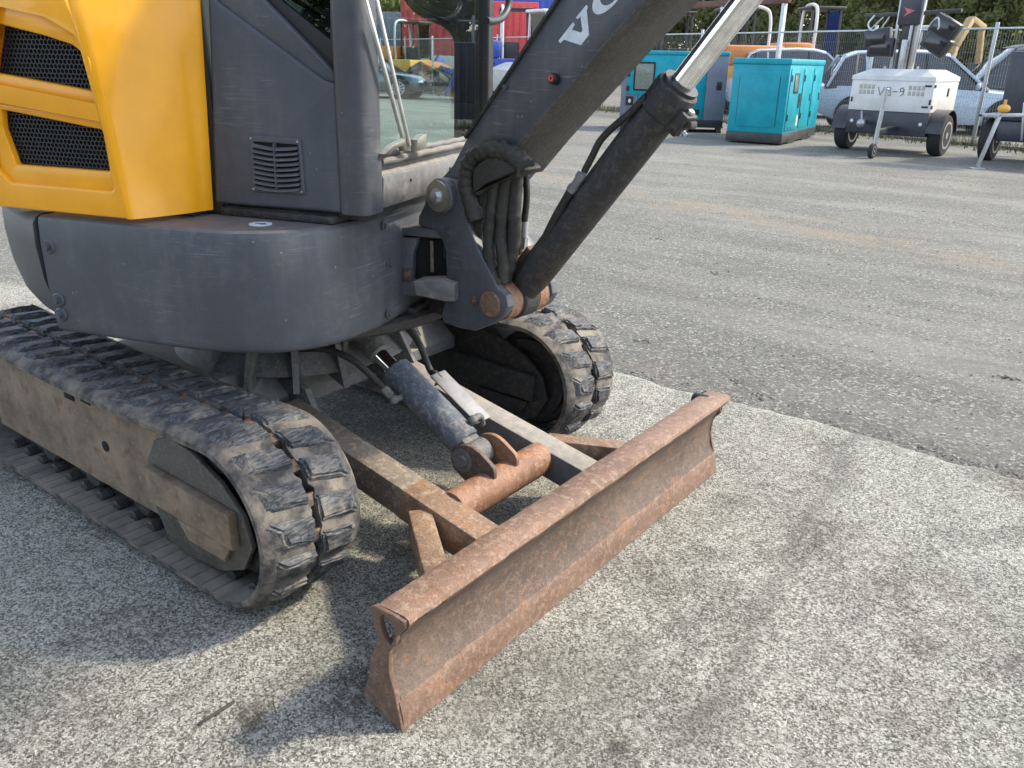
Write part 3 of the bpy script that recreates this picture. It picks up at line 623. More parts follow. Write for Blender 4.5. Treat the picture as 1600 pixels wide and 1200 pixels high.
g_ = G(); g_.tube(smooth_path(hs, 8), .0105, 12); X('hose', g_, HOSE, DC)
p0 = hs[-1]; p1 = M.px(628, 620, 1, -.09); g_ = G(); d = (hs[-1]-hs[-2]).normalized(); g_.cyl(p0-d*.01, p0+d*.022, .014, 6); g_.tube(smooth_path([p0+d*.015, p0+d*.035, p1]), .0095, 10); g_.sphere(p0+d*.035, .015); X('hose_fitting', g_, CAST, DC)
g_ = G(); q = b0+ax*.03+Vector((0, .03, 0))+up_*.045; g_.tube(smooth_path([q, q+up_*.012, q+up_*.014+Vector((0, .03, 0)), q+Vector((0, .05, -.02))]), .011, 10); g_.sphere(q+up_*.012, .015); X('pipe_elbow', g_, CAST, DC)
g_ = G()
for u, v in ((566, 500), (580, 497), (572, 515), (588, 508)):
    c = M.px(u, v, 1, -.03); g_.sphere(c, .022, 8, (1, .8, .7))
X('torn_grommet', g_, BLACK, DC)
# ---- house: skirt, counterweight, hood
def arc(cx, cy, r, a0, a1, n): return [(cx+r*math.cos(math.radians(a0+(a1-a0)*i/n)), cy+r*math.sin(math.radians(a0+(a1-a0)*i/n))) for i in range(n+1)]
ST = [(-.24, -.747), (.04, -.747), (.16, -.745), (.279, -.731), (.404, -.681), (.486, -.588), (.522, -.47), (.535, -.34), (.535, 0), (.535, .34), (.50, .55), (.40, .68), (.04, .747), (-.24, .747)]
SB = [(-.33, -.665), (-.008, -.706), (.07, -.69), (.161, -.663), (.28, -.608), (.383, -.524), (.440, -.40), (.460, -.26), (.460, 0), (.455, .26), (.42, .42), (.30, .6), (-.008, .69), (-.33, .665)]
def dens(p, n=6): return [(v.x, v.y) for v in smooth_path([Vector((a, b, 0)) for a, b in p], n)]
ST, SB = dens(ST), dens(SB)
def mixp(a, b, t): return [((1-t)*p[0]+t*q[0], (1-t)*p[1]+t*q[1]) for p, q in zip(a, b)]
def inset(p, d, cx=.1): return [(x-(x-cx)/max(.2, math.hypot(x-cx, y))*d, y-y/max(.2, math.hypot(x-cx, y))*d) for x, y in p]
g_ = G(); rings = []
for z, t, d in ((.626, 1, .04), (.629, 1, .012), (.634, 1, .005), (.642, 1, .002), (.66, 1, .0), (.76, 1, -.003), (.86, 1, -.003), (.92, 1, 0), (.9315, 1, .003), (.9362, 1, .009), (.937, 1, .04)):
    rings.append([(x, y, z) for x, y in inset(mixp(SB, ST, t), d)])
g_.loft(rings, closed=True, caps=True); SK = X('lower_skirt', g_, GREY, None, H, 'scuffed dark grey lower skirt of the slewing house')
g_ = G(); rings = []
for z, r in ((.628, .69), (.633, .715), (.655, .738), (.70, .764), (.77, .780), (.86, .786), (.915, .783), (.931, .772), (.938, .755), (.939, .70)):
    rings.append([(x, y, z) for x, y in arc(-.03, 0, r, -106.8, -253.2, 40)])
g_.loft(rings, closed=True, caps=True); CW = X('counterweight', g_, DIRTYG, None, H, 'rounded dusty grey counterweight end')
g_ = G(); g_.cyl((-.02, 0, .585), (-.02, 0, .6275), .63, 48, .01); X('dark_gap_disc', g_, BLKST, SK, H)  # dark disc added to close the bright gap under the skirt
for u, v in ((66, 384), (83, 467), (88, 490)):
    c = H.px(u, v, 1, -.748); c.x = max(c.x, -.215); g_ = G(); g_.hexbolt((c.x, -.750, c.z), (0, -1, 0), .009, .014); g_.cyl((c.x, -.73, c.z), (c.x, -.754, c.z), .019, 18, .003); X('skirt_bolt', g_, GREY, SK, H)
for u, v, x_ in ((599, 352, .538), (607, 412, .538), (606, 490, .538)):
    c = H.px(u, v, 0, x_); g_ = G(); g_.hexbolt(c, (1, 0, 0), .008, .012); X('skirt_bolt', g_, GREY, SK, H)
# round white slinging label with arrow on the deck
c = H.px(407, 350.5, 2, .9372); g_ = G(); g_.cyl(c, c+Vector((0, 0, .0015)), .028, 28); lb = X('round_label', g_, LETTER, SK, H)
g_ = G(); g_.box(c+Vector((-.014, -.003, .0015)), c+Vector((.006, .003, .0022))); g_.prism([(c.x+.006, c.y-.009, 0), (c.x+.017, c.y, 0), (c.x+.006, c.y+.009, 0)], 2, c.z+.0015, c.z+.0022); X('label_arrow', g_, BLACK, lb, H)
# yellow hood: outer side panel with two openings
YS = -.752
def P2(pts, y): return [H.px(u, v, 1, y) for u, v in pts]
outl = [Vector((-.45, YS, .950)), Vector((.060, YS, .950)), Vector((.046, YS, 1.014)), Vector((.030, YS, 1.13)), Vector((.012, YS, 1.235)), Vector((-.004, YS, 1.33)), Vector((-.018, YS, 1.40)), Vector((-.045, YS, 1.47)), Vector((-.45, YS, 1.50))]
rec1 = rnd(P2([(-14, 160), (158, 193), (177, 299), (15, 285), (-8, 262), (-22, 205)], YS), .012)
rec2 = rnd(P2([(-160, -10), (0, 6), (70, 22), (118, 50), (138, 88), (157, 168), (0, 136), (-160, 105)], YS), .012)
HD = X('hood', plate([outl, rec1, rec2], 1, YS, YS+.030, .006, 3), YELLOW, None, H, 'glossy yellow engine hood')
lowh = rnd(P2([(2, 171), (4, 200), (25, 257), (172, 268), (160, 203)], YS+.014), .006); uph = rnd(P2([(-140, 10), (0, 38), (67, 55), (113, 70), (130, 84), (140, 102), (148, 143), (0, 115), (-140, 88)], YS+.014), .01)
X('grille_surround', plate([rnd(P2([(-30, 155), (166, 188), (184, 304), (10, 290)], YS+.014), .01), lowh], 1, YS+.012, YS+.034, .005, 2), YELLOW, HD, H)
X('grille_surround', plate([rnd(P2([(-165, -20), (0, 0), (75, 16), (125, 46), (146, 86), (164, 174), (0, 142), (-165, 112)], YS+.014), .01), uph], 1, YS+.0125, YS+.0345, .005, 2), YELLOW, HD, H)
def inpoly(x, z, poly):
    c = False; n = len(poly)
    for i in range(n):
        a, b = poly[i], poly[i-1]
        if (a.z > z) != (b.z > z) and x < (b.x-a.x)*(z-a.z)/(b.z-a.z)+a.x: c = not c
    return c
def honeycomb(poly, y, pitch, par):
    g_ = G(); R = pitch/math.sqrt(3); ri = R*.80; x0, x1 = min(p.x for p in poly)-pitch, max(p.x for p in poly)+pitch; z0, z1 = min(p.z for p in poly)-pitch, max(p.z for p in poly)+pitch; row = 0; z = z0
    while z < z1:
        x = x0 + (pitch/2 if row % 2 else 0)
        while x < x1:
            if any(inpoly(x+dx, z+dz, poly) for dx, dz in ((0, 0), (pitch, 0), (-pitch, 0), (0, pitch), (0, -pitch))):
                vs = []
                for r, yy in ((R, y), (ri, y), (ri, y+.006)):
                    for k in range(6):
                        a = PI/6+k*PI/3; vs.append((x+r*math.cos(a), yy, z+r*math.sin(a)))
                g_.add(vs, [(j*6+k, j*6+(k+1) % 6, (j+1)*6+(k+1) % 6, (j+1)*6+k) for j in range(2) for k in range(6)])
            x += pitch
        z += pitch*math.sqrt(3)/2; row += 1
    o = X('grille_mesh', g_, GRILLE, par, H, ang=5); return o
honeycomb(lowh, YS+.030, .0122, HD); honeycomb([v for v in uph if v.x > -.5], YS+.030, .0122, HD)
g_ = G(); g_.box((-.60, YS+.055, .96), (.0, YS+.06, 1.46)); X('engine_bay', g_, DARK, HD, H)
# hood front face
g_ = G(); rings = []
def crease(z):
    zs = [(.950, .060), (1.014, .046), (1.13, .030), (1.235, .012), (1.33, -.004), (1.40, -.018), (1.47, -.045), (1.53, -.09)]
    for (a, b), (c_, d_) in zip(zs, zs[1:]):
        if a <= z <= c_: return b+(d_-b)*(z-a)/(c_-a)
    return zs[-1][1]
for i in range(25):
    z = .950+.58*i/24; xc = crease(z); f = (z-.95)/.5; ex, ey = .153+.026*f, -.553; topin = max(0, z-1.36)**2*1.6
    C0 = Vector((xc, YS+topin, z)); E = Vector((ex, ey, z)); d = E-C0; nrm = Vector((d.y, -d.x, 0)).normalized(); row = []
    for t, b_ in ((-.012, -.010), (0, .0), (.02, .006), (.10, .010), (.25, .013), (.42, .014), (.60, .012), (.74, .006), (.80, .001), (.84, -.004), (.90, -.005), (.97, -.006), (1, -.012), (1.0, -.04)):
        row.append(C0+d*t+nrm*(b_*(.6+.4*f)))
    rings.append(row)
g_.loft(rings, closed=False); X('hood_front_panel', g_, YELLOW, HD, H, ang=50)
g_ = G(); g_.loft([[(-.45, YS+.002, 1.495), (-.045, YS+.002, 1.465), (.0, -.70, 1.53), (.12, -.58, 1.55)], [(-.45, -.72, 1.56), (-.09, -.72, 1.535), (-.03, -.66, 1.57), (.10, -.53, 1.58)], [(-.45, -.6, 1.63), (-.14, -.6, 1.61), (-.10, -.55, 1.62), (.05, -.50, 1.62)], [(-.45, -.5, 1.655), (-.2, -.5, 1.64), (-.18, -.5, 1.64), (-.1, -.48, 1.64)]], closed=False); X('hood_top', g_, YELLOW, HD, H, ang=60)
g_ = G(); rings = []
for z, r in ((.950, .775), (1.35, .77), (1.52, .74), (1.60, .66), (1.64, .45)):
    rings.append([(x, y, z) for x, y in arc(-.03, 0, r, -123, -237, 24)])
g_.loft(rings, closed=False); X('hood_rear', g_, YELLOW, HD, H, ang=60)
g_ = G(); g_.box((-.6, .66, .95), (-.42, .705, 1.5), .02); X('hood_far_side', g_, YELLOW, HD, H)
g_ = G(); g_.box((-.6, -.60, .938), (.12, .70, .952)); X('engine_deck', g_, BLACKP, HD, H)
g_ = G(); g_.box((.06, -.545, .94), (.172, -.50, 1.55)); X('hood_gap', g_, BLACK, HD, H)
# ---- cab
YC = -.550
CAB = X('cab_side_panel', plate([rnd(P2([(336, 318), (533, 333), (524, 131), (505, 126), (337, 2), (322, -60)], YC), .010)], 1, YC, YC+.028, .008, 3), PLASTIC, None, H, 'dark grey plastic cab side panel with louvred vent')
g_ = G(); band_ = [(337, 2), (505, 126), (524, 131), (522, 112), (413, 0), (370, -70), (322, -70)]
me = plate([P2(band_, YC+.012)], 1, YC+.010, YC+.035, .006); X('window_shoulder', me, GREY, CAB, H)
me = plate([P2([(413, -2), (522, 112), (522, -150), (330, -160), (372, -60)], YC+.02), P2([(437, 0), (514, 62), (514, -130), (360, -140), (400, -40)], YC+.02)], 1, YC+.024, YC+.040, .002); X('window_trim', me, BLACK, CAB, H)
me = plate([P2([(430, -5), (518, 68), (518, -140), (350, -145), (395, -45)], YC+.03)], 1, YC+.033, YC+.036); X('side_glass', me, DGLASS, CAB, H)
g_ = G(); a_ = H.px(462, 0, 1, YC+.055); b_ = H.px(505, 26, 1, YC+.055); g_.cyl(a_+(a_-b_)*1.5, b_, .006, 10); X('interior_bar', g_, ALU, CAB, H)
g_ = G(); g_.box((.17, YC-.001, .938), (.50, -.3, .958), .004); g_.box((.15, YC+.03, .95), (.52, YC+.2, .97)); X('cab_mount_rail', g_, BLKST, CAB, H)
q = [H.px(u, v, 1, YC-.003) for u, v in ((389, 211), (470, 217), (477, 304), (394, 299))]
qi = [H.px(u, v, 1, YC-.003) for u, v in ((396, 221), (466, 226), (471, 298), (400, 294))]
VT = X('vent', plate([rnd(q, .006), qi], 1, YC-.006, YC+.004, .002), PLASTIC, CAB, H)
g_ = G(); g_.prism(qi, 1, YC-.0005, YC+.001); X('vent_back', g_, DARK, VT, H)
for k in range(9):
    t0 = (k+.15)/9; l0 = qi[3]+(qi[0]-qi[3])*t0; r0 = qi[2]+(qi[1]-qi[2])*t0; rows = []
    for i in range(9):
        t = i/8; p = l0+(r0-l0)*t+Vector((0, 0, -.006*math.sin(PI*t))); rows.append([p+Vector((0, .000, 0)), p+Vector((0, -.010, -.001)), p+Vector((0, -.009, .0035)), p+Vector((0, .000, .0065))])
    g_ = G(); g_.loft(rows, closed=True, caps=True); X('vent_slat', g_, PLASTIC, VT, H)
l0 = (qi[3]+qi[2])/2; r0 = (qi[0]+qi[1])/2; g_ = G(); g_.beam(l0+Vector((0, -.005, 0)), r0+Vector((0, -.005, 0)), .003, .012, 0, (0, 1, 0)); X('vent_mullion', g_, PLASTIC, VT, H)
for c in q:
    g_ = G(); cc = sum(q, Vector())/4; p = c+(cc-c)*.10; g_.cyl((p.x, YC-.008, p.z), (p.x, YC-.0055, p.z), .0028, 8); X('vent_screw', g_, GALV, VT, H)
def plan(name, pts, z0, z1, mat, par, bev=0., r=0., frame=H, lean=0.):
    pl = [Vector((x, y, 0)) for x, y in pts]; pl = rnd(pl, r) if r else pl
    g_ = G(); g_.prism(pl, 2, z0, z1, bev); return X(name, g_, mat, par, frame)
plan('front_pillar', [(.522, -.556), (.585, -.556), (.602, -.54), (.602, -.465), (.522, -.465)], .966, 2.27, GREY, CAB, .004, .018)
plan('front_pillar', [(.555, .24), (.606, .24), (.606, .285), (.555, .285)], .98, 2.27, BLACKP, CAB, .004, .01)
plan('rear_pillar', [(-.45, -.55), (-.40, -.55), (-.40, -.50), (-.45, -.50)], 1.5, 2.27, GREY, CAB, .004)
plan('rear_pillar', [(-.45, .23), (-.40, .23), (-.40, .285), (-.45, .285)], .98, 2.27, GREY, CAB, .004)
plan('cab_roof', [(-.47, -.57), (.50, -.57), (.62, -.5), (.62, .24), (.50, .30), (-.47, .30)], 2.25, 2.36, GREY, CAB, .03, .06)
plan('cab_floor', [(-.45, -.50), (.57, -.50), (.57, .27), (-.45, .27)], .945, .985, BLACKP, CAB)
# front lower panel with folded ridge, and rubber sill
g_ = G(); prof = [(.545, .972), (.590, .972), (.597, .985), (.600, 1.046), (.594, 1.056), (.580, 1.062), (.580, 1.080), (.545, 1.080)]
g_.prism([(x, 0, z) for x, z in prof], 1, -.466, .288, .0); X('front_lower_panel', g_, DIRTY, CAB, H)
g_ = G(); g_.tube([(.592, -.462+.03*i, 1.086+.0012*math.sin(i*1.7)) for i in range(25)], .009, 10); g_.tube([(.583, -.462+.03*i, 1.100+.0015*math.sin(i*2.1)) for i in range(25)], .008, 10); X('sill_seal', g_, SEAL, CAB, H)
for u, v in ((642, 281), (703, 263)):
    c = H.px(u, v, 0, .600); g_ = G(); g_.cyl(c, c+Vector((.0015, 0, 0)), .004, 10); X('drain_hole', g_, DARK, CAB, H)
g_ = G(); g_.box((.582, -.468, 1.092), (.587, .243, 2.25)); X('windscreen', g_, GLASS, CAB, H)
# far side of the cab: door leaf with a shaped window
opn = [H.px(u, v, 1, .262) for u, v in ((711.5, 232), (712, 66), (706, 52), (692, 40), (670, 32), (652, 22), (640, 10), (634, 0))]
zb = 1.0; opn[0].z = zb
opn = opn + [Vector((opn[-1].x-.03, .262, 1.56)), Vector((opn[-1].x-.03, .262, 2.16)), Vector((-.36, .262, 2.16)), Vector((-.36, .262, zb))]
outd = [Vector((-.41, .262, .975)), Vector((.565, .262, .975)), Vector((.565, .262, 2.25)), Vector((-.41, .262, 2.25))]
DR = X('door', plate([outd, rnd(opn, .02, 3)], 1, .245, .280, .006, 2), BLACKP, CAB, H)
g_ = G(); pth = [Vector((p.x+.018*(1 if i < 3 else .8), .240, p.z+(.0 if i < 2 else .018))) for i, p in enumerate(opn[:8])]; g_.tube(smooth_path(pth, 4), .006, 8); X('door_seal', g_, BLACK, DR, H)
g_ = G(); pth = [Vector((p.x+.045*(1 if i < 3 else .8), .243, p.z+(.0 if i < 2 else .045))) for i, p in enumerate(opn[:8])]; g_.tube(smooth_path(pth, 4), .005, 8); X('door_seal', g_, BLACK, DR, H)
g_ = G(); g_.prism([p for p in opn], 1, .258, .262); X('door_glass', g_, GLASS, DR, H)
# wiper with parallel arms
xw = .620; g_ = G(); a0, a1 = H.px(565.5, -20, 0, xw), H.px(629, 214, 0, xw); g_.beam(a0, a1, .010, .009, .002, (1, 0, 0)); WP = X('wiper', g_, ALU, None, H)
g_ = G(); a2, a3 = H.px(584, -20, 0, xw), H.px(640, 228, 0, xw); g_.beam(a2, a3, .009, .008, .002, (1, 0, 0)); X('wiper_arm', g_, ALU, WP, H)
g_ = G(); cas = [H.px(u, v, 0, .60) for u, v in ((590, 240), (604, 226), (622, 217), (630, 217), (633, 236), (624, 236), (620, 228), (608, 231), (600, 240))]; g_.prism(cas, 0, .600, .618, .002); cas = [H.px(u, v, 0, .60) for u, v in ((641, 218), (650, 210), (656, 209), (655, 232), (640, 236))]; g_.prism(cas, 0, .600, .622, .003); X('wiper_base', g_, PLATE, WP, H)
g_ = G(); hp = [H.px(u, v, 0, .66) for u, v in ((795, -60), (796, -10), (793, 14), (784, 28), (772, 33), (760, 33))]; g_.tube(smooth_path(hp, 6), .011, 12); X('grab_rail', g_, BLACK, CAB, H)
# ---- swing mount on the house
YM = -.25
g_ = G(); g_.box((.50, -.25, .862), (.72, .10, .884), .003); g_.box((.50, -.25, .690), (.73, .10, .716), .003); SM = X('swing_mount', g_, GREY, None, H)
g_ = G(); web = [H.px(u, v, 1, YM) for u, v in ((608, 372), (652, 372), (652, 380), (646, 395), (645, 437), (656, 445), (656, 462), (608, 462))]; web[0].x = web[-1].x = .47; g_.prism(web, 1, YM-.004, YM+.02, .002); X('mount_web', g_, GREY, SM, H)
g_ = G(); g_.box((.45, YM+.03, .72), (.70, .08, .86)); X('mount_gap_shade', g_, DARK, SM, H)  # near-black block painting in the shade of the gap between the plates
g_ = G(); g_.cyl((.665, -.06, .60), (.665, -.06, .91), .055, 24, .005); X('king_post', g_, BLKST, SM, H)
g_ = G(); lug = [H.px(u, v, 1, YM-.03) for u, v in ((652, 437), (690, 436), (716, 441), (716, 468), (700, 468), (655, 458))]; g_.prism(lug, 1, YM-.055, YM+.02, .005); X('swing_stop', g_, DIRTY, SM, H)
g_ = G(); c = H.px(634, 430, 1, YM-.006); g_.box(c-Vector((.018, .004, .018)), c+Vector((.018, .004, .018)), .002); X('grease_port', g_, BLKRUST, SM, H)
c = H.px(675, 398, 1, YM+.02); g_ = G(); g_.beam(c+Vector((0, 0, .04)), c-Vector((0, 0, .05)), .010, .004, .001, (0, 1, 0)); X('cable_tie', g_, RUSTA, SM, H)
g_ = G(); g_.box((.36, -.22, .60), (.56, .2, .645), .01); X('lower_beam', g_, BLKST, SM, H)  # dusty beam made near-black: its shade is put into the colour
# ---- swing bracket (boom frame): two cheek plates, pins
def PB(pts, y): return [B.px(u, v, 1, y) for u, v in pts]
cheek = PB([(667, 303), (674, 288), (690, 279), (708, 281), (719, 292), (726, 336), (746, 388), (778, 452), (790, 462), (793, 480), (785, 496), (768, 507), (742, 517), (718, 513), (692, 504), (690, 490), (696, 468), (697, 432), (696, 392), (690, 374), (682, 364), (668, 357), (653, 351), (654, 338), (662, 322)], 0)
SW = X('swing_bracket', plate([cheek], 1, 0, .030, .004), GREY, None, B)
ck2 = [Vector((p.x, .2, p.z)) for p in cheek]; X('cheek_plate', plate([ck2], 1, .192, .222, .004), GREY, SW, B)
pin = B.px(695, 305, 1, 0); cp = B.px(767, 475, 1, 0)
g_ = G(); g_.cyl(pin+Vector((0, -.022, 0)), pin+Vector((0, .23, 0)), .046, 32, .004); X('boom_pin', g_, GREY, SW, B)
g_ = G(); g_.ring(pin+Vector((0, -.030, 0)), pin+Vector((0, -.021, 0)), .041, .018, 32); g_.cyl(pin+Vector((0, -.028, 0)), pin+Vector((0, -.02, 0)), .034, 28); X('pin_washer', g_, PLATE, SW, B)
g_ = G(); g_.hexbolt(pin+Vector((0, -.028, 0)), (0, -1, 0), .0145, .016); X('pin_bolt', g_, ZINC, SW, B)
c = B.px(702, 363, 1, 0); g_ = G(); g_.box(c-Vector((.012, .004, .012)), c+Vector((.012, .0, .012)), .001); g_.hexbolt(c+Vector((0, -.004, 0)), (0, -1, 0), .006, .008); X('keeper_bolt', g_, GREY, SW, B)
g_ = G(); g_.cyl(cp+Vector((0, -.008, 0)), cp+Vector((0, .23, 0)), .036, 28, .003); X('cylinder_pin', g_, RUST, SW, B)
for ya_, yb_ in ((.030, .075), (.150, .192)): g_ = G(); g_.ring(cp+Vector((0, ya_, 0)), cp+Vector((0, yb_, 0)), .052, .034, 30); X('pin_boss', g_, RUSTTUBE, SW, B)
c = B.px(742, 470, 1, 0); g_ = G(); g_.hexbolt(c, (0, -1, 0), .009, .014); X('keeper_bolt', g_, BLKRUST, SW, B)
for lo_, hi_ in (((-.10, .03, .63), (.05, .19, .68)), ((-.10, .03, .80), (.01, .19, .90))): g_ = G(); g_.box(lo_, hi_, .006); X('bracket_core', g_, BLKST, SW, B)
# ---- boom
BSY, BFY = .022, .200
top = [(-.045, .965), (-.05, .99), (-.03, 1.025), (.012, 1.062), (.063, 1.135), (.133, 1.212), (.35, 1.456), (.55, 1.67), (.75, 1.85), (1.05, 2.03), (1.6, 2.22)]
bot = [(1.66, 2.06), (1.25, 1.88), (.93, 1.735), (.75, 1.60), (.583, 1.452), (.519, 1.396), (.255, 1.144), (.165, 1.05), (.10, .985), (.03, .945), (-.02, .94)]
g_ = G(); g_.prism([(x, 0, z) for x, z in top+bot], 1, BSY, BFY, .004); BM = X('boom', g_, BOOM, None, B, 'dark grey steel boom rising from the swing bracket')
def offs(pts, d):
    out = []
    for i, p in enumerate(pts):
        a = Vector(pts[max(0, i-1)]); b = Vector(pts[min(len(pts)-1, i+1)]); t = (b-a).normalized(); out.append((p[0]-t.y*d, p[1]+t.x*d))
    return out
bb = bot[:8]; o1 = offs(bb, -.0015); o2 = offs(bb, .007)
g_ = G(); g_.prism([(x, 0, z) for x, z in o1+o2[::-1]], 1, BSY-.010, BFY+.010, .0015); X('boom_bottom_plate', g_, UNDER, BM, B)
tt = top[4:]; o1 = offs(tt, -.002); o2 = offs(tt, .006); g_ = G(); g_.prism([(x, 0, z) for x, z in o1+o2[::-1]], 1, BSY-.008, BFY+.008, .0015); X('boom_top_plate', g_, BLKST, BM, B)
g_ = G(); c = B.px(868, 122, 1, BSY); g_.cyl(c+Vector((.004, .002, -.004)), c+Vector((0, -.016, 0)), .0125, 18, .002); ck = X('plug', g_, BLACK, BM, B)
g_ = G(); g_.ring(c+Vector((0, -.0185, 0)), c+Vector((0, -.0155, 0)), .0075, .003, 16); X('plug_cap', g_, REDK, ck, B)
g_ = G(); c = B.px(790, 136, 1, BSY); g_.cyl(c, c+Vector((0, -.006, 0)), .007, 10); X('weld_stud', g_, BOOM, BM, B)
# raised lettering V O L V O along the boom (letter space: s along, t up)
def C4(x, y): return B.px(760+x/4.706, y/4.706, 1, BSY)
vpts = [C4(*p) for p in ((533, 300), (545, 319), (574, 292), (697, 333), (757, 256), (740, 80), (748, 50), (737, 37), (661, 130), (673, 143), (694, 122), (710, 226), (696, 240), (630, 218), (651, 182), (640, 163))]
LT = []
def letter(polys): 
    me = plate(polys, 1, BSY-.0016, BSY+.001); LT.append(X('letter', me, LETTER, BM, B))
letter([vpts])
sdir = (C4(737, 37)-C4(533, 300)); swid = sdir.length; sdir.normalize(); tdir = Vector((-sdir.z, 0, sdir.x)); org = C4(533, 300)
if tdir.dot(C4(697, 333)-org) > 0: tdir = -tdir
hgt = abs(tdir.dot(C4(727, 295)-org))
def LP(s, t): return org+sdir*s+tdir*(t-1)*hgt            # t=1 on the top line of the letters, 0 on the base line
ow = swid*1.10; s0 = swid*1.04
def oring(s0):
    cx_, a_, b_ = s0+ow/2, ow/2, .53
    letter([[LP(cx_+a_*math.cos(t), .5+b_*math.sin(t)) for t in [2*PI*k/36 for k in range(36)]], [LP(cx_+a_*.55*math.cos(t), .5+b_*.80*math.sin(t)) for t in [2*PI*k/28 for k in range(28)]]])
oring(s0); s1 = s0+ow*1.06
letter([[LP(s1+x*swid, t) for x, t in ((0, 0), (.8, 0), (.8, .3), (.7, .3), (.66, .14), (.4, .14), (.4, .88), (.5, .88), (.5, 1), (0, 1), (0, .88), (.12, .88), (.12, .12), (0, .12))]]); s2 = s1+swid*.86
letter([[p+sdir*s2 for p in vpts]]); oring(s2+swid*1.04)
# ---- hoses under a wrinkled cover at the boom foot
rw = random.Random(5)
def wav(path, r0, seg=18, wr=.18, seed=1, flat=1.):
    r = random.Random(seed); pts = smooth_path(path, 7); n = len(pts); g_ = G(); rs = []
    for i in range(n): rs.append(r0[0]+(r0[1]-r0[0])*i/(n-1) if isinstance(r0, tuple) else r0)
    rs = [q_*(1+wr*math.sin(i*1.9+seed)+r.uniform(-wr, wr)*.6) for i, q_ in enumerate(rs)]
    g_.tube(pts, rs, seg)
    for v in g_.bm.verts: v.co += Vector((r.gauss(0, 1), r.gauss(0, 1), r.gauss(0, 1)))*r0[0]*.05
    return g_
cov = [B.px(u, v, 1, .004) for u, v in ((745, 345), (734, 310), (729, 278), (737, 250), (757, 236), (785, 235), (808, 248), (822, 264))]
HC = X('hose_cover', wav(cov, (.022, .024), 18, .10, 3), CANVAS, None, B, 'creased dusty fabric cover over the boom hoses', ang=60)
patch = [B.px(u, v, 1, .0) for u, v in ((742, 262), (762, 246), (792, 243), (818, 256), (826, 266), (806, 276), (770, 289), (746, 308), (741, 290))]
g_ = G(); g_.prism(rnd(patch, .012), 1, -.012, .060, .010, 3); X('cover_flap', g_, CANVAS, HC, B, ang=60)
hz = [((757, 290), (752, 330), (748, 380), (757, 420), (775, 445), .03, .017), ((775, 280), (768, 330), (764, 380), (768, 420), (780, 446), .02, .019), ((792, 275), (786, 320), (783, 370), (787, 410), (786, 440), .03, .018),
      ((806, 268), (804, 320), (803, 370), (797, 410), (786, 438), .05, .021), ((748, 300), (741, 340), (742, 390), (752, 420), (770, 440), .07, .02), ((780, 285), (777, 340), (775, 390), (780, 430), (790, 450), .09, .02)]
for k, (*pp, y, r_) in enumerate(hz): X('sleeved_hose', wav([B.px(u, v, 1, y) for u, v in pp], (r_*.9, r_*.9), 14, .05, k), HOSE if k != 2 else CANVAS, HC, B, ang=60)
hz = [B.px(u, v, 1, .15) for u, v in ((818, 255), (822, 280), (823, 310), (819, 348))]; g_ = G(); g_.tube(smooth_path(hz), .0095, 12); X('hose', g_, HOSE, HC, B)
a_, b_, c_ = [B.px(u, v, 1, .15) for u, v in ((819, 346), (818, 370), (816, 388))]; g_ = G(); g_.cyl(a_, b_, .0115, 14); X('hose_ferrule', g_, GALV, HC, B); g_ = G(); g_.cyl(b_, c_, .014, 6); X('hose_nut', g_, ZINC, HC, B)
g_ = G(); g_.tube(smooth_path([c_, B.px(815, 400, 1, .14), B.px(812, 425, 1, .12)]), .012, 10); X('pipe_stub', g_, RUSTTUBE, HC, B)
# ---- boom cylinder
CY = .111; CB = Vector((cp.x, CY, cp.z)); CT = Vector((.627, CY, 1.281)); cax = (CT-CB).normalized()
g_ = G(); g_.cyl(CB+Vector((0, -.034, 0)), CB+Vector((0, .034, 0)), .058, 30, .006); t0 = CB+cax*.05; g_.tube([CB+cax*.02, t0+cax*.03, t0+cax*.05, CT-cax*.075, CT-cax*.07, CT-cax*.012, CT-cax*.004, CT], [.040, .046, .0475, .0475, .053, .053, .051, .046], 36)
BC = X('boom_cylinder', g_, BLKST, None, B, 'black hydraulic boom cylinder')
g_ = G(); g_.cyl(CT-cax*.01, CT+cax*.75, .0275, 32); X('piston_rod', g_, CHROME, BC, B)
g_ = G(); g_.ring(CT-cax*.001, CT+cax*.008, .044, .028, 30); X('wiper_ring', g_, BLACK, BC, B)
side = Vector((0, -1, 0)); fwd = side.cross(cax).normalized(); fwd = -fwd if fwd.x < 0 else fwd
g_ = G(); c = CT-cax*.045+fwd*.058; g_.beam(c-cax*.035, c+cax*.02, .05, .030, .004, fwd); g_.box((-.014, -.014, -.005), (.014, .014, .01), .003, Matrix.Translation(c+fwd*.018)); X('port_block', g_, BLKST, BC, B)
g_ = G(); g_.cyl(c+cax*.018, c+cax*.028, .010, 6); g_.hexbolt(c-cax*.02+fwd*.014, fwd, .006, .012); X('port_bolt', g_, ZINC, BC, B)
pp = [B.px(u, v, 1, .07) for u, v in ((1010, 150), (985, 176), (960, 197), (938, 220), (925, 245), (913, 268))]; g_ = G(); g_.tube(smooth_path(pp), .0085, 12); X('steel_pipe', g_, HOSE, BC, B)
a_, b_, c_, d_ = [B.px(u, v, 1, .07) for u, v in ((911, 270), (898, 290), (892, 298), (884, 312))]; g_ = G(); g_.cyl(a_, a_+(b_-a_)*.45, .013, 6); g_.cyl(a_+(b_-a_)*.45, b_, .011, 14); g_.cyl(b_, c_, .0135, 6); X('pipe_union', g_, GALVD, BC, B)
pp = [c_, d_, B.px(868, 340, 1, .07), B.px(852, 372, 1, .075), B.px(838, 400, 1, .085)]; g_ = G(); g_.tube(smooth_path(pp), .011, 12); X('hose', g_, HOSE, BC, B)
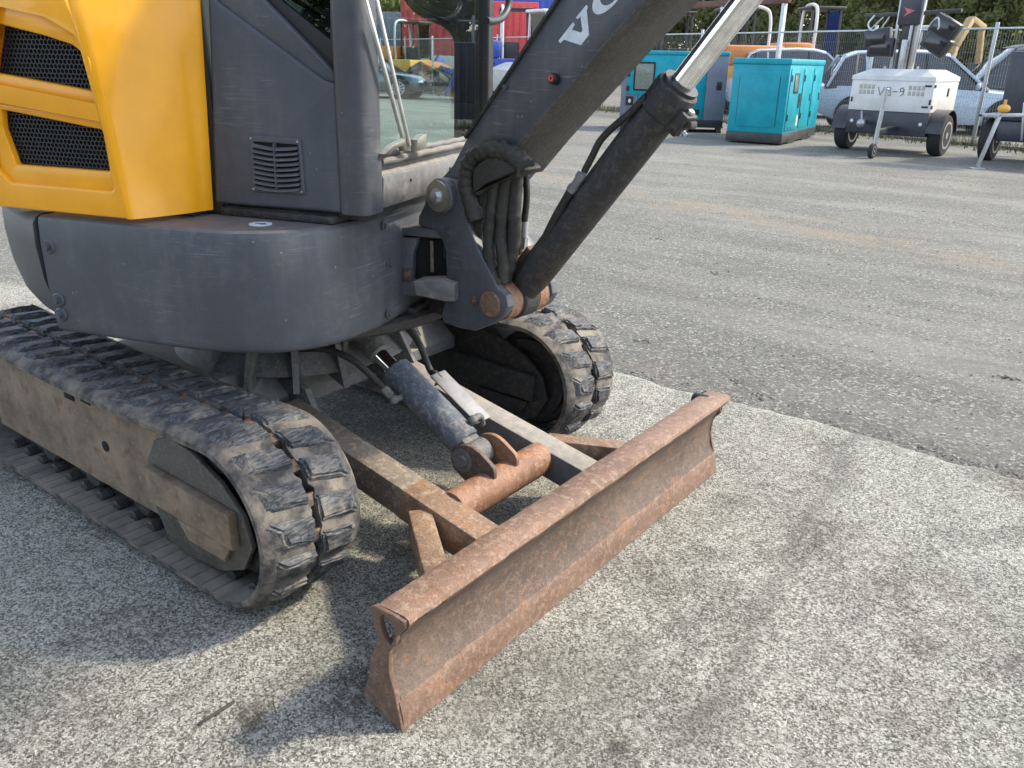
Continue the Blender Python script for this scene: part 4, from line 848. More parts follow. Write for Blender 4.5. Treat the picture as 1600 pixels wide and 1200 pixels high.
g_ = G(); c = CB+cax*.115-fwd*.045; g_.beam(c-cax*.02, c+cax*.03, .04, .03, .004, fwd); g_.beam(c-cax*.055, c-cax*.02, .03, .05, .005, fwd); X('base_port', g_, BLKRUST, BC, B)

# ------------------------------------------------------------------ background: things with local coordinates under an Empty
GZ = -.022
def L_(name, g_, mat, par, label=None, ang=35):
    me = g_.mesh(name, ang) if isinstance(g_, G) else g_
    return link(name, me, mat, par, None, label)
def bxs(name, lo, hi, mat, par, bev=.01): g_ = G(); g_.box(lo, hi, bev); return L_(name, g_, mat, par)
def wheel(par, c, r, wd, rimmat, ax=1, spokes=0):
    c = Vector(c); d = Vector((0, wd/2, 0)) if ax == 1 else Vector((wd/2, 0, 0)); g_ = G(); t = d.normalized()
    g_.tube([c-d, c-d*.94, c-d*.6, c+d*.6, c+d*.94, c+d], [r*.66, r*.93, r, r, r*.93, r*.66], 30); o = L_('wheel', g_, TYRE, par)
    g_ = G()
    for s in (-1, 1):
        g_.ring(c+d*s*.9, c+d*s*1.03, r*.66, r*.56, 26); g_.cyl(c+d*s*.75, c+d*s*.80, r*.57, 24)
        if spokes:
            for k in range(spokes):
                a = 2*PI*k/spokes; v = Vector((math.cos(a), 0, math.sin(a))) if ax == 1 else Vector((0, math.cos(a), math.sin(a))); g_.beam(c+d*s*.93, c+d*s*.93+v*r*.6, r*.1, r*.08, 0, t)
        g_.cyl(c+d*s*.8, c+d*s*1.02, r*.16, 14)
    L_('rim', g_, rimmat, o); return o
# ---- generators. local: x along the long side (away from the near corner), y across to the left end of the short face
def genset(loc, ang, W_, L__, Hh, lab, kind):
    o = empty('generator', (*loc, GZ), ang, lab, 'generator', 'enclosed generators by the fence'); b0 = .20
    if kind == 'a':
        bxs('base_skid', (.0, .0, .03), (L__, W_, b0), BLACKP, o, .008); bxs('enclosure', (.006, .006, b0), (L__-.006, W_-.006, Hh-.10), TEAL, o, .012); bxs('roof', (-.012, -.012, Hh-.10), (L__+.012, W_+.012, Hh), TEAL, o, .02)
        g_ = G(); g_.box((-.010, .16, b0+.10), (.0055, W_-.16, Hh-.28), .004); d = L_('end_door', g_, TEAL, o)
        for y in (.155, W_-.175): g_ = G(); g_.box((-.0085, y, b0+.12), (.004, y+.02, Hh-.30)); L_('door_seam', g_, BLACK, d)
        for x0, x1 in ((.10, .95), (1.05, 1.75), (1.83, L__-.1)):
            g_ = G(); g_.box((x0, -.008, b0+.05), (x1, .0055, Hh-.16), .004); d = L_('side_door', g_, TEAL, o)
            for zz in (b0+.22, Hh-.38): g_ = G(); g_.box((x0+.02, -.022, zz), (x0+.07, -.0075, zz+.11), .004); L_('hinge', g_, BLACK, d)
            g_ = G(); g_.box((x1-.12, -.018, .72), (x1-.07, -.0075, .86), .004); L_('latch', g_, BLACK, d)
        g_ = G(); g_.box((.35, -.014, .88), (.66, -.0075, 1.22), .01); w_ = L_('control_window', g_, BLACK, o); g_ = G(); g_.box((.38, -.018, .91), (.63, -.0135, 1.19), .004); L_('window_pane', g_, GAUGE, w_)
        for x0, z0, s in ((.78, .62, .16), (.80, .30, .12)): g_ = G(); g_.box((x0, -.014, z0), (x0+s, -.0078, z0+s*1.6)); L_('warning_label', g_, BLACK if z0 > .5 else WHITE, o)
        for x in (.3, .5): g_ = G(); g_.cyl((x, -.014, .28), (x, -.0075, .28), .022, 12); L_('socket', g_, BLACK, o)
        for x in (.45, 1.5): g_ = G(); g_.box((x, -.003, .0), (x+.5, .2, .10)); L_('fork_pocket', g_, BLACK, o)
    else:                                                   # long face along y is seen
        bxs('base_skid', (.0, .0, .12), (L__, W_, b0+.05), BLACKP, o, .008); bxs('enclosure', (.006, .42, b0+.05), (L__-.006, W_-.36, Hh-.08), TEAL, o, .012)
        bxs('end_panel', (.0, .0, b0+.05), (L__, .415, Hh-.08), TEALD, o, .012); bxs('end_panel', (.0, W_-.355, b0+.05), (L__, W_, Hh-.08), TEALD, o, .012); bxs('roof', (-.012, -.012, Hh-.08), (L__+.012, W_+.012, Hh), TEAL, o, .02)
        g_ = G(); g_.box((-.012, W_-.85, .72), (.005, W_-.12, Hh-.12), .004); L_('control_hatch', g_, TEAL, o)
        g_ = G(); g_.box((-.022, W_-.68, .80), (-.0115, W_-.25, Hh-.22), .02); w_ = L_('control_window', g_, BLACK, o); g_ = G(); g_.box((-.027, W_-.65, .83), (-.0215, W_-.28, Hh-.25), .015); L_('window_pane', g_, GAUGE, w_)
        for zz in (.84, 1.12):
            g_ = G(); g_.cyl((-.03, W_-.14, zz), (-.0115, W_-.14, zz), .03, 6); g_.box((-.024, W_-.17, zz-.05), (-.0115, W_-.11, zz+.05), .004); L_('hatch_knob', g_, BLACK, o)
        g_ = G(); g_.box((-.008, W_-.27, .50), (.0045, W_-.11, .68)); w_ = L_('warning_label', g_, BLACK, o); g_ = G(); g_.sphere((-.009, W_-.19, .59), .04, 10, (.05, .7, 1)); L_('label_emblem', g_, LETTER, w_)
        for y0 in (.46, .98): g_ = G(); g_.box((-.010, y0, b0+.14), (.0052, y0+.48, Hh-.16), .004); d = L_('side_door', g_, TEAL, o); g_ = G(); g_.box((-.02, y0+.2, .60), (-.0095, y0+.28, .72), .004); L_('latch', g_, BLACK, d)
        g_ = G(); g_.box((-.02, .50, .36), (-.0095, .68, .46), .003); L_('vent_label', g_, BLACK, o); g_ = G(); g_.box((-.02, .10, .85), (.005, .2, 1.0), .003); L_('latch', g_, BLACK, o)
        for y in (.02, W_/2-.05, W_-.12): g_ = G(); g_.box((.0, y, .0), (L__, y+.10, .10), .004); L_('pallet_block', g_, WOODP, o)
        g_ = G(); g_.box((-.02, -.02, .10), (L__+.02, W_+.02, .1195), .003); L_('pallet_deck', g_, WOODP, o)
    return o
genset((-4.60, 13.55), math.radians(96), 1.03, 2.6, 1.46, 'teal generator with plain end door, standing beside the white trailer', 'a')
pB = M.px(1148, 204, 2, GZ); pB2 = M.px(984, 222, 2, GZ)
dv = (pB2-pB); angB = math.atan2(dv.y, dv.x)
genset((-6.55, 15.35), math.radians(206)-PI/2, 2.15, 1.05, 1.58, 'teal and grey generator on a pallet, partly behind the boom cylinder', 'b')
# ---- light tower trailer (faces the camera). local: x towards the camera, y to the picture's right
def tower():
    o = empty('light_tower_trailer', (-2.86, 13.85, GZ), math.radians(-95), 'white canopied light tower trailer with black mast on two wheels', 'trailer')
    def ch(pts, z0, z1, mat, name, bev=.015): g_ = G(); g_.prism([(x, y, 0) for x, y in pts], 2, z0, z1, bev); return L_(name, g_, mat, o)
    bd = ch([(-.95, -.66), (.28, -.66), (.28, .66), (-.95, .66)], .67, 1.16, WHITE, 'canopy', .02)
    g_ = G(); g_.loft([[(-.96, -.67, 1.155), (.29, -.67, 1.155), (.29, .67, 1.155), (-.96, .67, 1.155)], [(-.96, -.67, 1.22), (.29, -.67, 1.22), (.29, .67, 1.22), (-.96, .67, 1.22)], [(-.80, -.48, 1.33), (.14, -.42, 1.33), (.14, .46, 1.33), (-.80, .46, 1.33)]], caps=True); L_('canopy_lid', g_, WHITE, o)
    ch([(-.95, -.655), (.285, -.655), (.285, .655), (-.95, .655)], .30, .668, NAVY, 'chassis_skirt', .01)
    for s in (-1, 1):
        for k in range(4):
            for j in range(2):
                y0 = s*.27+s*k*.068; g_ = G(); g_.box((.275, min(y0, y0+s*.052), .93+j*.085), (.2835, max(y0, y0+s*.052), 1.0+j*.085), .004); L_('vent_opening', g_, simple_vent, bd)
        wheel(o, (-.10, s*.77, .33), .33, .22, GALV, 1)
        g_ = G(); g_.loft([[( -.10+.40*math.cos(a), s*.655, .33+.40*math.sin(a)), (-.10+.40*math.cos(a), s*.90, .33+.40*math.sin(a)), (-.10+.385*math.cos(a), s*.90, .33+.385*math.sin(a)), (-.10+.385*math.cos(a), s*.655, .33+.385*math.sin(a))] for a in [math.radians(5+t*10) for t in range(18)]], caps=True); L_('mudguard', g_, BLACKP, o)
        g_ = G(); g_.cyl((.30, s*.56, .50), (.31, s*.56, .50), .028, 14); L_('reflector', g_, LETTER, o)
    for zz in (1.06, .74):
        g_ = G(); g_.box((.20, .655, zz), (.27, .672, zz+.05), .004); g_.box((.274, .52, zz+.01), (.288, .62, zz+.04), .004); L_('door_hinge', g_, BLACK, bd)
    for y in (-.64, .62): g_ = G(); g_.box((.27, y, .80), (.287, y+.03, .88), .004); L_('canopy_latch', g_, BLACK, bd)
    g_ = G(); g_.box((-.5, .655, .92), (-.44, .674, 1.05), .004); L_('side_handle', g_, BLACK, bd)
    # hitch, jockey wheel
    g_ = G(); g_.beam((.2, .16, .42), (1.20, .22, .40), .09, .08, .01); L_('drawbar', g_, BLACKP, o)
    g_ = G(); g_.cyl((1.22, .22, .22), (1.20, .25, 1.02), .034, 16); g_.cyl((1.20, .25, 1.02), (1.20, .25, 1.05), .039, 16, .006); L_('jockey_post', g_, GALV, o)
    g_ = G(); g_.beam((1.22, .22, .26), (1.26, .22, .10), .03, .05, .004); L_('jockey_fork', g_, GALV, o); wheel(o, (1.28, .22, .115), .115, .07, GALV, 1)
    g_ = G(); g_.beam((.28, -.35, .50), (.62, -.28, .46), .05, .06, .01); g_.sphere((.62, -.28, .48), .07, 10); g_.tube(smooth_path([(.3, -.4, .6), (.45, -.36, .66), (.56, -.3, .55), (.6, -.25, .48)]), .016, 8); L_('coupling', g_, GALV, o)
    # mast
    g_ = G(); g_.box((-.20, -.10, 1.32), (.0, .10, 2.6), .01); ms = L_('mast', g_, BLACKP, o)
    for y, m_ in ((-.16, GALV), (.16, GALV), (.05, GALV)):
        g_ = G(); g_.beam((.0, y, 1.30), (-.02, y*1.15, 2.5), .05, .05, .006, (0, 1, 0)); L_('mast_rail', g_, m_, ms)
    g_ = G(); g_.box((.0, -.04, 1.30), (.07, .05, 1.78), .008); L_('winch_post', g_, GALV, ms)
    g_ = G(); g_.box((-.2, -.17, 2.0), (.06, .17, 2.5), .02); L_('mast_head', g_, NAVY, ms)
    g_ = G(); g_.prism([(0, -.10, 2.26), (0, .08, 2.21), (0, .0, 2.17), (0, -.09, 2.12), (0, -.04, 2.19)], 0, .06, .066); L_('mast_emblem', g_, REDPINK, ms)
    g_ = G(); g_.beam((-.05, -.75, 2.15), (-.05, .75, 2.20), .06, .06, .01); L_('lamp_bar', g_, BLACKP, ms)
    for y, z, rx in ((-.45, 1.80, .15), (-.36, 1.66, .0), (.50, 1.72, -.55), (.58, 1.95, -.5)):
        g_ = G(); mt = Matrix.Translation((.0, y, z)) @ Matrix.Rotation(rx, 4, 'X'); g_.box((-.10, -.22, -.15), (.10, .20, .15), .03, mt); lp = L_('floodlight', g_, BLACKP, o)
        g_ = G(); g_.box((.099, -.17, -.11), (.106, .15, .11), .004, mt); L_('lens', g_, DGL, lp); g_ = G(); g_.beam(mt @ Vector((.0, -.16, .14)), Vector((-.05, y*.9, 2.17)), .02, .02, .002, (1, 0, 0)); L_('lamp_bracket', g_, GALV, lp)
    g_ = G(); g_.tube(smooth_path([(.06, -.55, 2.15), (.10, -.62, 2.02), (.1, -.55, 1.92), (.08, -.46, 1.95)]), .014, 8); g_.tube(smooth_path([(.06, .35, 2.0), (.1, .46, 2.1), (.1, .5, 1.95), (.06, .42, 1.86)]), .014, 8); L_('lamp_cable', g_, LETTER, o)
    for y in (-.25, .0, .28): g_ = G(); g_.ring((.05, y-.01, 1.345), (.05, y+.01, 1.345), .032, .02, 14); L_('lifting_eye', g_, GALV, o)
    # lettering VB-9
    def lt(pts, r=.006):
        g_ = G(); g_.tube([Vector((.283, a, b)) for a, b in pts], r, 6); L_('letter', g_, BLACK, bd)
    z0, z1 = .92, 1.05
    lt([(-.215, z1), (-.165, z0), (-.105, z1)]); lt([(-.075, z0), (-.065, z1), (-.01, z1-.01), (-.005, z1-.045), (-.07, z0+.065), (.0, z0+.05), (.0, z0+.012), (-.075, z0)])
    lt([(.03, .985), (.10, .985)]); lt([(.20, 1.0), (.15, .985), (.145, 1.03), (.18, 1.05), (.205, 1.02), (.20, .95), (.16, .92)])
    return o
simple_vent = simple('vent_mesh', (.42, .40, .36), .7); REDPINK = simple('pink_red_decal', (.5, .12, .16), .5); DGL = simple('lamp_lens', (.02, .025, .03), .1)
tower()
# ---- dark trailer at the right edge with its jack leg
def dark_trailer():
    o = empty('navy_trailer', (-.62, 13.6, GZ), math.radians(-95), 'dark navy trailer cut by the right edge of the picture', 'trailer')
    bxs('body', (-1.0, -.62, .62), (.1, 1.2, 1.62), NAVY, o, .03); bxs('lower_body', (-1.0, -.60, .32), (.1, 1.2, .615), NAVY, o, .02)
    wheel(o, (-.15, -.72, .32), .32, .2, GALV, 1); bxs('mudguard', (-.55, -.86, .67), (.28, -.625, .71), BLACKP, o, .02)
    g_ = G(); g_.beam((.1, .1, .45), (1.0, .1, .45), .1, .1, .01); L_('drawbar', g_, BLACKP, o); bxs('floodlight', (-.2, -.5, 2.05), (.2, .6, 2.38), BLACKP, o, .04); bxs('mast', (-.4, .3, 1.6), (-.2, .5, 2.6), BLACKP, o, .01)
    g_ = G(); g_.beam((.12, -.3, .9), (.12, -.22, .35), .03, .04, .004, (1, 0, 0)); L_('latch_rod', g_, GALV, o)
    return o
dark_trailer()
o = empty('jack_leg', (-1.19, 12.3, GZ), math.radians(-60), 'grey metal jack leg with small yellow head, standing by the dark trailer', 'jack stand')
g_ = G(); g_.beam((0, 0, .01), (.0, .16, .78), .05, .05, .006, (1, 0, 0)); L_('leg', g_, GALV, o); g_ = G(); g_.box((-.09, -.09, 0), (.09, .09, .012), .004); L_('foot', g_, GALV, o)
g_ = G(); g_.sphere((0, .19, .84), .075, 10, (1, 1.2, .8)); g_.cyl((0, .19, .86), (0, .19, .96), .02, 10); L_('head', g_, YDULL, o); g_ = G(); g_.beam((0, -.08, .74), (0, .5, .76), .05, .05, .006, (1, 0, 0)); L_('cross_arm', g_, GALV, o)
# ---- cars. local: x forward
def car(name, loc, ang, paintm, lab, Lc=4.5, Wc=1.82, Hc=1.66, suv=True, flat=None):
    o = empty(name, (*loc, GZ), ang, lab, 'car'); n = 0
    hb = .95 if suv else .86; g0 = .22; xr, xf = -Lc/2, Lc/2
    sec = [(xr, .55, hb-.05, .70), (xr+.06, .38, hb+.02, .86), (xr+.5, g0, hb+.04, .98), (-.4, g0, hb+.03, 1.), (.55, g0, hb+.02, 1.), (1.0, g0, hb-.01, .99), (xf-.6, g0, hb-.07, .96), (xf-.2, .26, hb-.15, .88), (xf-.04, .34, hb-.30, .74), (xf, .42, hb-.42, .66)]
    rings = []
    for x, zb, zt, wf in sec:
        hw = Wc/2*wf; rings.append([(x, -hw*.94, zb), (x, -hw, zb+.12), (x, -hw, zt-.18), (x, -hw*.95, zt-.04), (x, -hw*.75, zt), (x, 0, zt+.03), (x, hw*.75, zt), (x, hw*.95, zt-.04), (x, hw, zt-.18), (x, hw, zb+.12), (x, hw*.94, zb)])
    g_ = G(); g_.loft(rings, caps=True); bd = L_('body', g_, paintm, o, ang=40)
    rb = xr+.15; hh_ = Hc-hb; cab_ = [(rb, 0, .80), (rb+.16, .42*hh_, .77), (rb+.36, .80*hh_, .735), (rb+.62, .94*hh_, .73), (-.5, hh_, .74), (-.05, .985*hh_, .735), (.28, .90*hh_, .725), (.62, .60*hh_, .76), (1.12, 0.0, .82)]
    if not suv: hh_ = Hc-hb; cab_ = [(rb+.45, 0, .80), (rb+.75, .5*hh_, .75), (rb+1.1, .88*hh_, .71), (-.5, hh_, .72), (-.05, .985*hh_, .715), (.28, .90*hh_, .70), (.62, .60*hh_, .75), (1.14, 0, .82)]
    rings = []
    for x, dz, wf in cab_:
        hw = Wc/2*wf; rings.append([(x, -Wc/2*.92, hb-.05), (x, -hw-.03*(dz > .1), hb+dz*.92), (x, -hw*.8, hb+dz), (x, hw*.8, hb+dz), (x, hw+.03*(dz > .1), hb+dz*.92), (x, Wc/2*.92, hb-.05)])
    g_ = G(); g_.loft(rings, caps=True); L_('glasshouse', g_, CARGLASS, o, ang=40)
    # roof skin and pillars
    rings = []
    for x, dz, wf in [q_ for q_ in cab_ if q_[1] > .75*hh_]:
        hw = Wc/2*wf; rings.append([(x, -hw-.035, hb+dz*.90), (x, -hw*.8, hb+dz+.012), (x, hw*.8, hb+dz+.012), (x, hw+.035, hb+dz*.90)])
    g_ = G(); g_.loft(rings, closed=False); L_('roof', g_, paintm, o, ang=50)
    for s in (-1, 1):
        for (xa, za), (xb, zc) in (((1.11, hb-.02), (.27, Hc-.12)), ((-.15, hb-.04), (-.2, Hc-.09)), ((rb+.05 if suv else rb+.5, hb-.02), (rb+.36 if suv else rb+1.1, Hc-.12)), ((rb+.9, hb-.04), (rb+.8 if suv else rb+1.3, Hc-.12))):
            g_ = G(); g_.beam((xa, s*Wc/2*.925, za), (xb, s*(Wc/2*.74+.03), zc), .055, .05, .008, (0, s, 0)); L_('pillar', g_, paintm if abs(xa+.15) > .1 else BLACK, o)
    for x in (xf-.85, xr+.85):
        for s in (-1, 1):
            wheel(o, (x, s*(Wc/2-.10), .35), .35, .24, GALV, 1, 10)
            g_ = G(); g_.ring((x, s*(Wc/2-.16), .35), (x, s*(Wc/2+.005), .35), .43, .34, 30); L_('wheel_arch', g_, BLACK, o)
    for s in (-1, 1):
        g_ = G(); g_.sphere((xf-.17, s*Wc/2*.66, hb-.30), .12, 12, (1.1, 1.5, .55)); L_('headlight', g_, HEAD, o)
        g_ = G(); g_.sphere((.85, s*(Wc/2+.09), hb+.06), .09, 10, (.6, 1, .8)); L_('mirror', g_, paintm, o)
        for x in (-.05, -.95): g_ = G(); g_.box((x, s*(Wc/2+.0), hb-.17), (x+.2, s*(Wc/2+.0)+.02*s if s > 0 else s*(Wc/2), hb-.14), 0) if s > 0 else g_.box((x, -Wc/2-.02, hb-.17), (x+.2, -Wc/2, hb-.14), 0); L_('door_handle', g_, GALV, o)
    g_ = G(); g_.box((xf-.06, -.42, hb-.44), (xf+.005, .42, hb-.25), .02); gr = L_('radiator_grille', g_, BLACK, o)
    for k in range(5): g_ = G(); g_.box((xf+.004, -.40, hb-.43+k*.036), (xf+.012, .40, hb-.418+k*.036)); L_('grille_bar', g_, GALV, gr)
    g_ = G(); g_.box((xf-.10, -.62, .30), (xf+.02, .62, .40), .03); L_('bumper_insert', g_, BLACK, o)
    return o
CARGLASS = simple('tinted_car_glass', (.02, .025, .03), .06, 0., Specular_IOR_Level=.8)
car('parked_car', (-3.75, 19.75), math.radians(24), CARWHITE, 'pale blue-white car behind the mesh fence and white trailer', Hc=1.72, Lc=4.75)
car('parked_car', (-2.55, 23.4), math.radians(204), CARDARK, 'dark maroon car behind the pale car, right side', Hc=1.95, Wc=1.9, Lc=4.9)
car('parked_car', (-22.3, 20.2), math.radians(28), CARBLUE, 'silver-blue car seen through the cab windows', suv=False, Hc=1.50)
car('parked_car', (-7.6, 23.2), math.radians(30), CARWHITE, 'white car roof just above the teal generator', Hc=1.8)
# ---- welded mesh fence
def fpt(t): return Vector((t, 15.8-.376*t, 0))              # fence line as a function of world x
fr = empty('mesh_fence', (*fpt(-6).xy, GZ), 0, 'grey welded wire mesh fence along the back of the yard', 'fence'); fo = Vector((*fpt(-6).xy, GZ))
FM = simple('fence_wire', (.17, .18, .19), .6, .3)
x = 5.0; dirv = (fpt(-1)-fpt(0)).normalized(); k = 0; pos = fpt(5.0)
while pos.x > -34:
    nxt = pos + dirv*2.5; a = pos-fo+Vector((0, 0, GZ*0)); b = nxt-fo; hF = 2.05; a.z = b.z = 0
    g_ = G(); g_.box((-.03, -.025, 0), (.03, .025, hF+.1), .004, Matrix.Translation(a)); L_('post', g_, GALV, fr)
    g_ = G(); nv = 50; side = Vector((-dirv.y, dirv.x, 0))*.0022
    for i in range(1, nv):
        p = a+(b-a)*i/nv; g_.add([p+side+Vector((0, 0, .06)), p-side+Vector((0, 0, .06)), p+dirv*.0045+Vector((0, 0, .06)), p+side+Vector((0, 0, hF)), p-side+Vector((0, 0, hF)), p+dirv*.0045+Vector((0, 0, hF))], [(0,1,4,3),(1,2,5,4),(2,0,3,5)])
    for j in range(11):
        z = .08+j*(hF-.1)/10; q0 = a+Vector((0, 0, z)); q1 = b+Vector((0, 0, z)); u_ = Vector((0, 0, .004)); g_.add([q0+side*2, q0-side*2, q0+u_, q1+side*2, q1-side*2, q1+u_], [(0,1,4,3),(1,2,5,4),(2,0,3,5)])
    wp = L_('wire_panel', g_, FM, fr); wp['kind'] = 'stuff'
    g_ = G(); g_.beam(a+Vector((0, 0, hF)), b+Vector((0, 0, hF)), .035, .035, .004); L_('top_rail', g_, GALV, fr)
    if k % 4 != 9: g_ = G(); g_.beam(a+Vector((0, 0, .02)), b+Vector((0, 0, .02)), .12, .08, .01); L_('kerb_beam', g_, SEAL, fr)
    pos = nxt; k += 1
# leaning prop post in front of the fence on the right
p = M.px(1563, 150, 1, 15.2); 
g_ = G(); g_.beam((-.78, 15.4, GZ), (-.32, 15.55, 2.15), .07, .05, .005, (0, 1, 0)); tag(g_.obj('leaning_post', GALV), 'grey steel post leaning to the right beside the dark trailer', 'post')
# gate frame with brown beam behind the generators
o = empty('gate_frame', (-9.2, 20.6, GZ), math.radians(-22), 'steel gate frame with brown cross beam above the generators', 'gate')
for x in (0, 2.1): bxs('post', (x-.05, -.05, 0), (x+.05, .05, 2.75), GALV, o, .006)
bxs('cross_beam', (-2.4, -.06, 2.75), (2.25, .06, 2.90), BROWN, o, .01)
def at(u, d):                                                # ground point below a picture column at a distance
    r_ = _F + (u-800)/FPX*_R - (93-600)/FPX*_U; r_.z = 0; r_.normalize(); return (CAM[0]+r_.x*d, CAM[1]+r_.y*d)
TANP = paint('sun_bleached_tan_paint', (.36, .25, .11), .6, dustamt=.5)
# ---- plant machines behind the fence
def digger(loc, ang, m1, m2, lab, boom=1, s=1., cabm=None):
    o = empty('plant_machine', (*loc, GZ), ang, lab, 'digger', 'plant machines behind the fence'); o.scale = (s, s, s)
    for y in (-.62, .62):
        g_ = G(); pr = [(-1.0+.22*math.cos(a), .24+.22*math.sin(a)) for a in [PI/2+PI*k/8 for k in range(9)]]+[(1.0+.22*math.cos(a), .24+.22*math.sin(a)) for a in [-PI/2+PI*k/8 for k in range(9)]]; g_.prism([(x, 0, z) for x, z in pr], 1, y-.16, y+.16, .02); L_('track', g_, TYRE, o)
    bxs('under_frame', (-.6, -.45, .25), (.6, .45, .62), BLACKP, o, .02); bd = bxs('body', (-1.1, -.78, .62), (.55, .78, 1.15), m1, o, .06); bxs('engine_cover', (-1.1, -.75, 1.14), (-.35, .75, 1.62), m2, o, .10)
    for k in range(4): g_ = G(); g_.box((-.95, -.79, .72+k*.09), (-.5, -.772, .77+k*.09), .004); L_('louvre', g_, BLACK, bd)
    for x, y in ((-.3, -.1), (.5, -.1), (-.3, .7), (.5, .7)): g_ = G(); g_.beam((x, y, 1.1), (x*.9, y, 2.45), .06, .06, .01, (1, 0, 0)); L_('cab_post', g_, cabm or BLACKP, o)
    bxs('cab_roof', (-.38, -.18, 2.42), (.58, .78, 2.50), cabm or BLACKP, o, .03); bxs('seat', (-.25, .1, 1.14), (.2, .55, 1.6), BLACK, o, .05); g_ = G(); g_.box((.44, -.05, 1.2), (.448, .66, 2.4)); L_('windscreen', g_, DGLASS, o)
    if boom:
        pts = [(.6, -.25, .9), (.9, -.25, 1.9), (1.5, -.25, 2.75), (2.3, -.25, 2.5)] if boom == 1 else [(.6, -.25, .9), (1.2, -.25, 1.25), (1.9, -.25, 1.2), (2.4, -.25, .8)]
        g_ = G(); [g_.beam(a, b, .18, .24, .02, (0, 1, 0)) for a, b in zip(pts, pts[1:])]; L_('boom', g_, m1, o)
        e = Vector(pts[-1]); g_ = G(); g_.beam(e-Vector((.08, 0, -.1)), e+Vector((.15, 0, -1.1 if boom == 1 else -.3)), .14, .18, .02, (0, 1, 0)); L_('dipper', g_, m1, o)
        f = e+Vector((.15, 0, -1.1 if boom == 1 else -.35)); bk = [(f.x+.05, f.z+.05), (f.x+.35, f.z-.15), (f.x+.25, f.z-.5), (f.x-.15, f.z-.5), (f.x-.05, f.z-.1)]; g_ = G(); g_.prism([(x, 0, z) for x, z in bk], 1, -.6, .1, .02); L_('bucket', g_, BLACKP, o)
    else:
        g_ = G(); g_.prism([(.6, 0, .3), (1.3, 0, .3), (1.5, 0, .9), (.9, 0, 1.1), (.6, 0, .9)], 1, -.7, .7, .03); L_('skip', g_, m2, o)
        g_ = G(); g_.tube(smooth_path([(-.3, -.5, 1.1), (-.3, -.5, 2.2), (-.3, -.3, 2.5), (-.3, .3, 2.5), (-.3, .5, 2.2), (-.3, .5, 1.1)]), .04, 10); L_('roll_bar', g_, WHITE, o)
    return o
digger((-11.6, 22.8), math.radians(215), YDULL, YDULL, 'faded yellow digger behind the boom cylinder and generators', 2, 1.1)
digger((-9.75, 23.6), math.radians(127), YELLOW, ORANGE, 'bright yellow plant machine with louvred side above the generators', 0, 1.15)
digger((-8.9, 27.4), math.radians(40), ORANGE, ORANGE, 'orange dumper with roll bar beyond the gate post', 0, 1.25)
digger((-6.6, 32.5), math.radians(70), TANP, TANP, 'tan digger with raised arm behind the light tower', 1, 1.1, WHITE)
digger(at(800, 31), math.radians(40), BLUEP, BLUEP, 'blue plant machine right of the cab window', 0, 1.2)
digger(at(850, 30), math.radians(250), REDP, WHITE, 'red and white plant machine beside the boom edge', 0, 1.15, WHITE)
digger(at(640, 38), math.radians(10), YDULL, ORANGE, 'yellow plant machine seen through the cab windows', 0, 1.1)
# red container with pale lower half, seen through the cab
def container(loc, ang, lab, m1, m2, L__=6., Hc=2.6):
    o = empty('shipping_container', (*loc, GZ), ang, lab, 'container'); bxs('body', (-L__/2, -1.2, .05), (L__/2, 1.2, Hc), m1, o, .03)
    for k in range(int(L__/.3)): g_ = G(); g_.box((-L__/2+.1+k*.3, -1.235, .2), (-L__/2+.27+k*.3, -1.199, Hc-.15), .01); L_('corrugation', g_, m1, o)
    g_ = G(); g_.box((-L__/2+.3, -1.25, .55), (L__/2-.2, -1.236, 1.45), .004); L_('painted_panel', g_, m2, o); return o
container(at(733, 41), math.radians(42), 'red container with pale panel seen through the cab', REDP, WHITE, 6., 3.7)
container(at(835, 44), math.radians(33), 'blue container behind the fence, beside the boom', BLUEP, WHITE, 5., 4.1)
container(at(575, 46), math.radians(44), 'teal-grey container behind the car seen through the cab', TEALD, TEAL, 6., 3.4)
o = empty('scrap_heap', (*at(685, 36.5), GZ), math.radians(42), 'dark heap of scrap and blue sheeting seen through the cab', 'scrap heap'); rs = random.Random(9)
for k in range(40):
    g_ = G(); mt = Matrix.Translation((rs.gauss(0, 1.6), rs.gauss(0, .9), rs.uniform(.1, .9))) @ Matrix.Rotation(rs.uniform(0, 6), 4, (rs.random(), rs.random(), rs.random()+.1)); s = rs.uniform(.15, .45); g_.box((-s*2, -s*.4, -s*.3), (s*2, s*.4, s*.3), .02, mt); L_('scrap_piece', g_, rs.choice((BLKST, BLKST, BROWN, BLUEP)), o)
# ---- trees
LEAF = Mat('tree_leaves'); oi = N(LEAF.t, 'ShaderNodeObjectInfo'); ln = LEAF.noise(1.7, 3); ln2 = LEAF.noise(9, 2)
cc = LEAF.mix(LEAF.ramp(ln, [(.35, 0.), (.65, 1.)]), (.165, .185, .075), (.25, .265, .12)); cc = LEAF.mix(LEAF.math('MULTIPLY', ln2, .5), cc, (.21, .21, .095)); LEAF.set(cc, .6, Specular_IOR_Level=.3)
tl_ = N(LEAF.t, 'ShaderNodeBsdfTranslucent'); LEAF.L(LEAF.mix(.5, cc, (.34, .36, .12)), tl_.inputs[0]); mx_ = N(LEAF.t, 'ShaderNodeMixShader'); mx_.inputs[0].default_value = .58; LEAF.L(LEAF.b.outputs[0], mx_.inputs[1]); LEAF.L(tl_.outputs[0], mx_.inputs[2]); LEAF.L(mx_.outputs[0], LEAF.out.inputs[0]); LEAF = LEAF.m; BARK = simple('tree_bark', (.07, .055, .042), .9)
